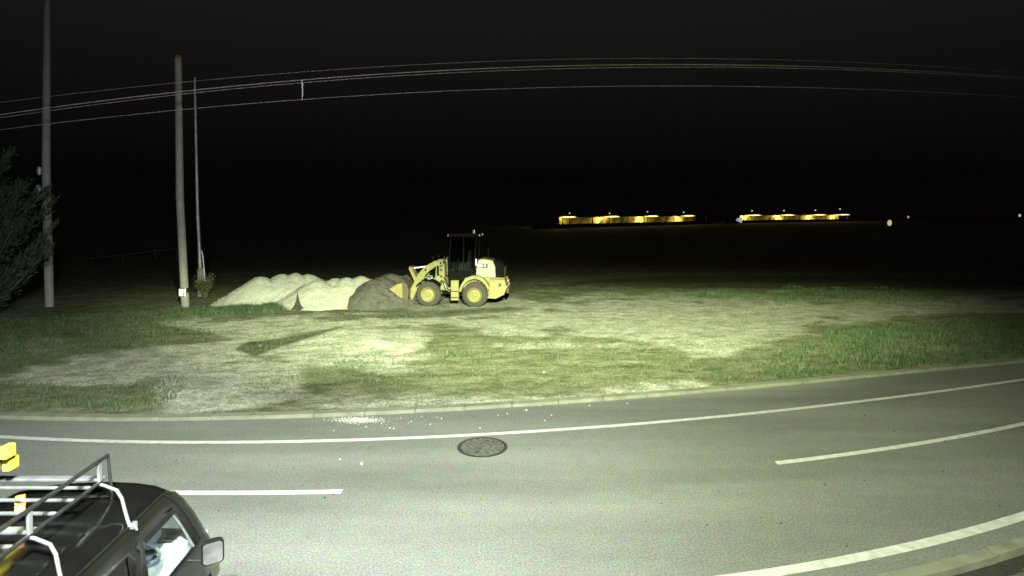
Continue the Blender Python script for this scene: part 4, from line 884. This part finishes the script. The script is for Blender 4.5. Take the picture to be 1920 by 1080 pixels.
# ---------------------------------------------------------------- far lit sheds and lamps across the field
M_far = mat('shed_wall', (0.62, 0.55, 0.20), 0.9, col2=(0.04, 0.03, 0.01), nscale=0.45, amount=0.5)
M_farroof = mat('shed_roof', (0.03, 0.03, 0.03), 0.8)
M_strip = emit('tube_lamp', (1.0, 0.72, 0.22), 3.6); M_head = emit('lamp_head', (0.9, 0.9, 0.9), 1.0)
def dist(px): return np.interp(px, [1060, 1580], [183, 300])
def far_pt(px, base): y = float(dist(px)); return yp(px, base, y)
def gz(y): return -0.35
def shed(pxs, pxe, label, lamps):
    a = far_pt(pxs, 420); b = far_pt(pxe, 420); a.z = b.z = gz(0); d = b-a; L_ = d.length; ang = math.atan2(d.y, d.x)
    T = empty('lit_shed', tuple(a), ang, label, 'shed', 'long lit sheds across the dark field')
    H1 = 3.5
    MB().box((L_/2+3, 5.0, H1/2-0.2), (L_-6, 0.2, H1-0.4)).build('back_wall', M_far, T)
    MB().prism([(-0.4,H1+0.0),(5.4,H1-0.5+0.6),(5.4,H1+0.25),(-0.4,H1+0.12)], 0, L_, 'x').build('roof', M_farroof, T)
    MB().box((L_/2-6, -2.0, 0.6), (L_+14, 0.6, 1.2)).build('front_bank', mat('dark_bank', (0.03,0.035,0.02), 0.95), T)
    k = 0; x = 2.0
    while x < L_: 
        MB().box((x, -0.2, H1/2), (0.28, 0.28, H1)).build('post', M_farroof, T); x += L_/6.2
    for p in lamps:
        q = far_pt(p, 420); s = (q-a).length*(1 if q.x > a.x else -1)
        sc2 = float(dist(p))/183
        st = MB(); st.prism([(s-4.6*sc2,H1-0.25),(s-1.5,H1-0.02),(s+2.0,H1-0.02),(s+3.6*sc2,H1-0.25),(s,H1-0.38)], -0.62, -0.48, 'y'); st.build('tube_lamp', M_strip, T)
        l = bpy.data.lights.new('shed_lamp', 'POINT'); l.energy = 1500*sc2; l.color = (1.0, 0.74, 0.22); l.shadow_soft_size = 0.3
        o = bpy.data.objects.new('shed_lamp', l); C.objects.link(o); o.parent = T; o.location = (s, 3.0, H1-1.0)
    return T
shed(1046, 1325, 'left one of two long open sheds glowing yellow across the field', [1068, 1142, 1213, 1285])
shed(1388, 1590, 'right one of two long open sheds glowing yellow across the field', [1410, 1470, 1528, 1574])
for i, (p, yt) in enumerate(((1068,400),(1143,400),(1214,397),(1282,398),(1410,395),(1470,395),(1529,394),(1575,392))):
    y = float(dist(p))-4; q = yp(p, yt, y); ordn = ('first','second','third','fourth','fifth','sixth','seventh','last')[i]
    T = empty('street_lamp', (q.x, q.y, -0.35), 0, '%s from the left in the row of lamps above the lit sheds' % ordn, 'street lamp', 'row of lamps above the lit sheds')
    MB().tube([(0,0,0),(0,0,q.z+0.35)], 0.09, 6).build('pole', M_farroof, T)
    s = 0.19*y/183; MB().lathe([(0.0,s),(s*0.8,s*0.6),(s,0),(s*0.7,-s*0.7),(0.0,-s)], (0,0,q.z+0.35), 10, 'z').build('lamp_head', M_head, T)
def dot(px, py, y, r, col, st, label):
    q = yp(px, py, y); T = empty('distant_lamp', (q.x, q.y, -0.35), 0, label, 'street lamp')
    MB().tube([(0,0,0),(0,0,q.z+0.35)], r*0.25, 6).build('pole', M_farroof, T)
    MB().lathe([(0.0,r*1.7),(r*0.8,r),(r,0),(r*0.8,-r),(0.0,-r*1.7)], (0,0,q.z+0.35), 12, 'z').build('lamp_head', emit('far_lamp', col, st), T)
dot(1668, 418, 120, 0.40, (0.75, 0.66, 0.35), 0.7, 'soft warm lamp right of the lit sheds')
dot(1703, 407, 260, 0.35, (0.8, 0.7, 0.55), 0.5, 'faint lamp right of the soft warm lamp')
dot(1912, 404, 260, 0.40, (0.85, 0.92, 1.0), 0.6, 'small bluish white lamp at the right edge')
q = yp(1386, 411, 236); s_ = empty('lit_sign', (q.x, q.y, -0.35), R(20), 'small white lit sign at the left end of the right shed', 'sign')
MB().prism([(-1.6,1.5),(1.2,0.4),(1.6,2.5),(-0.8,2.3)], -0.1, 0.1).build('sign_panel', emit('white_sign', (0.9,0.92,1.0), 0.4), s_)
MB().box((0.4, 0.15, 0.9), (0.2, 0.15, 1.8)).build('post', M_farroof, s_)
# dark hill line and lit house specks far left
# faint guard rail across the field at the left
gq = [yp(a, b, 62) for a, b in ((170, 484), (230, 478), (290, 470), (330, 466))]
M_rail = mat('dull_rail', (0.12, 0.12, 0.12), 0.8)
GR = empty('guard_rail', (gq[0].x, 62, -0.3), 0, 'faint low guard rail far across the field behind the left poles', 'guard rail')
MB().tube([(p.x-gq[0].x, 0.0, p.z+0.3) for p in gq], 0.03, 6).build('rail', M_rail, GR)
for p in gq: MB().tube([(p.x-gq[0].x, 0.08, 0), (p.x-gq[0].x, 0.08, p.z+0.35)], 0.03, 6).build('post', M_rail, GR)
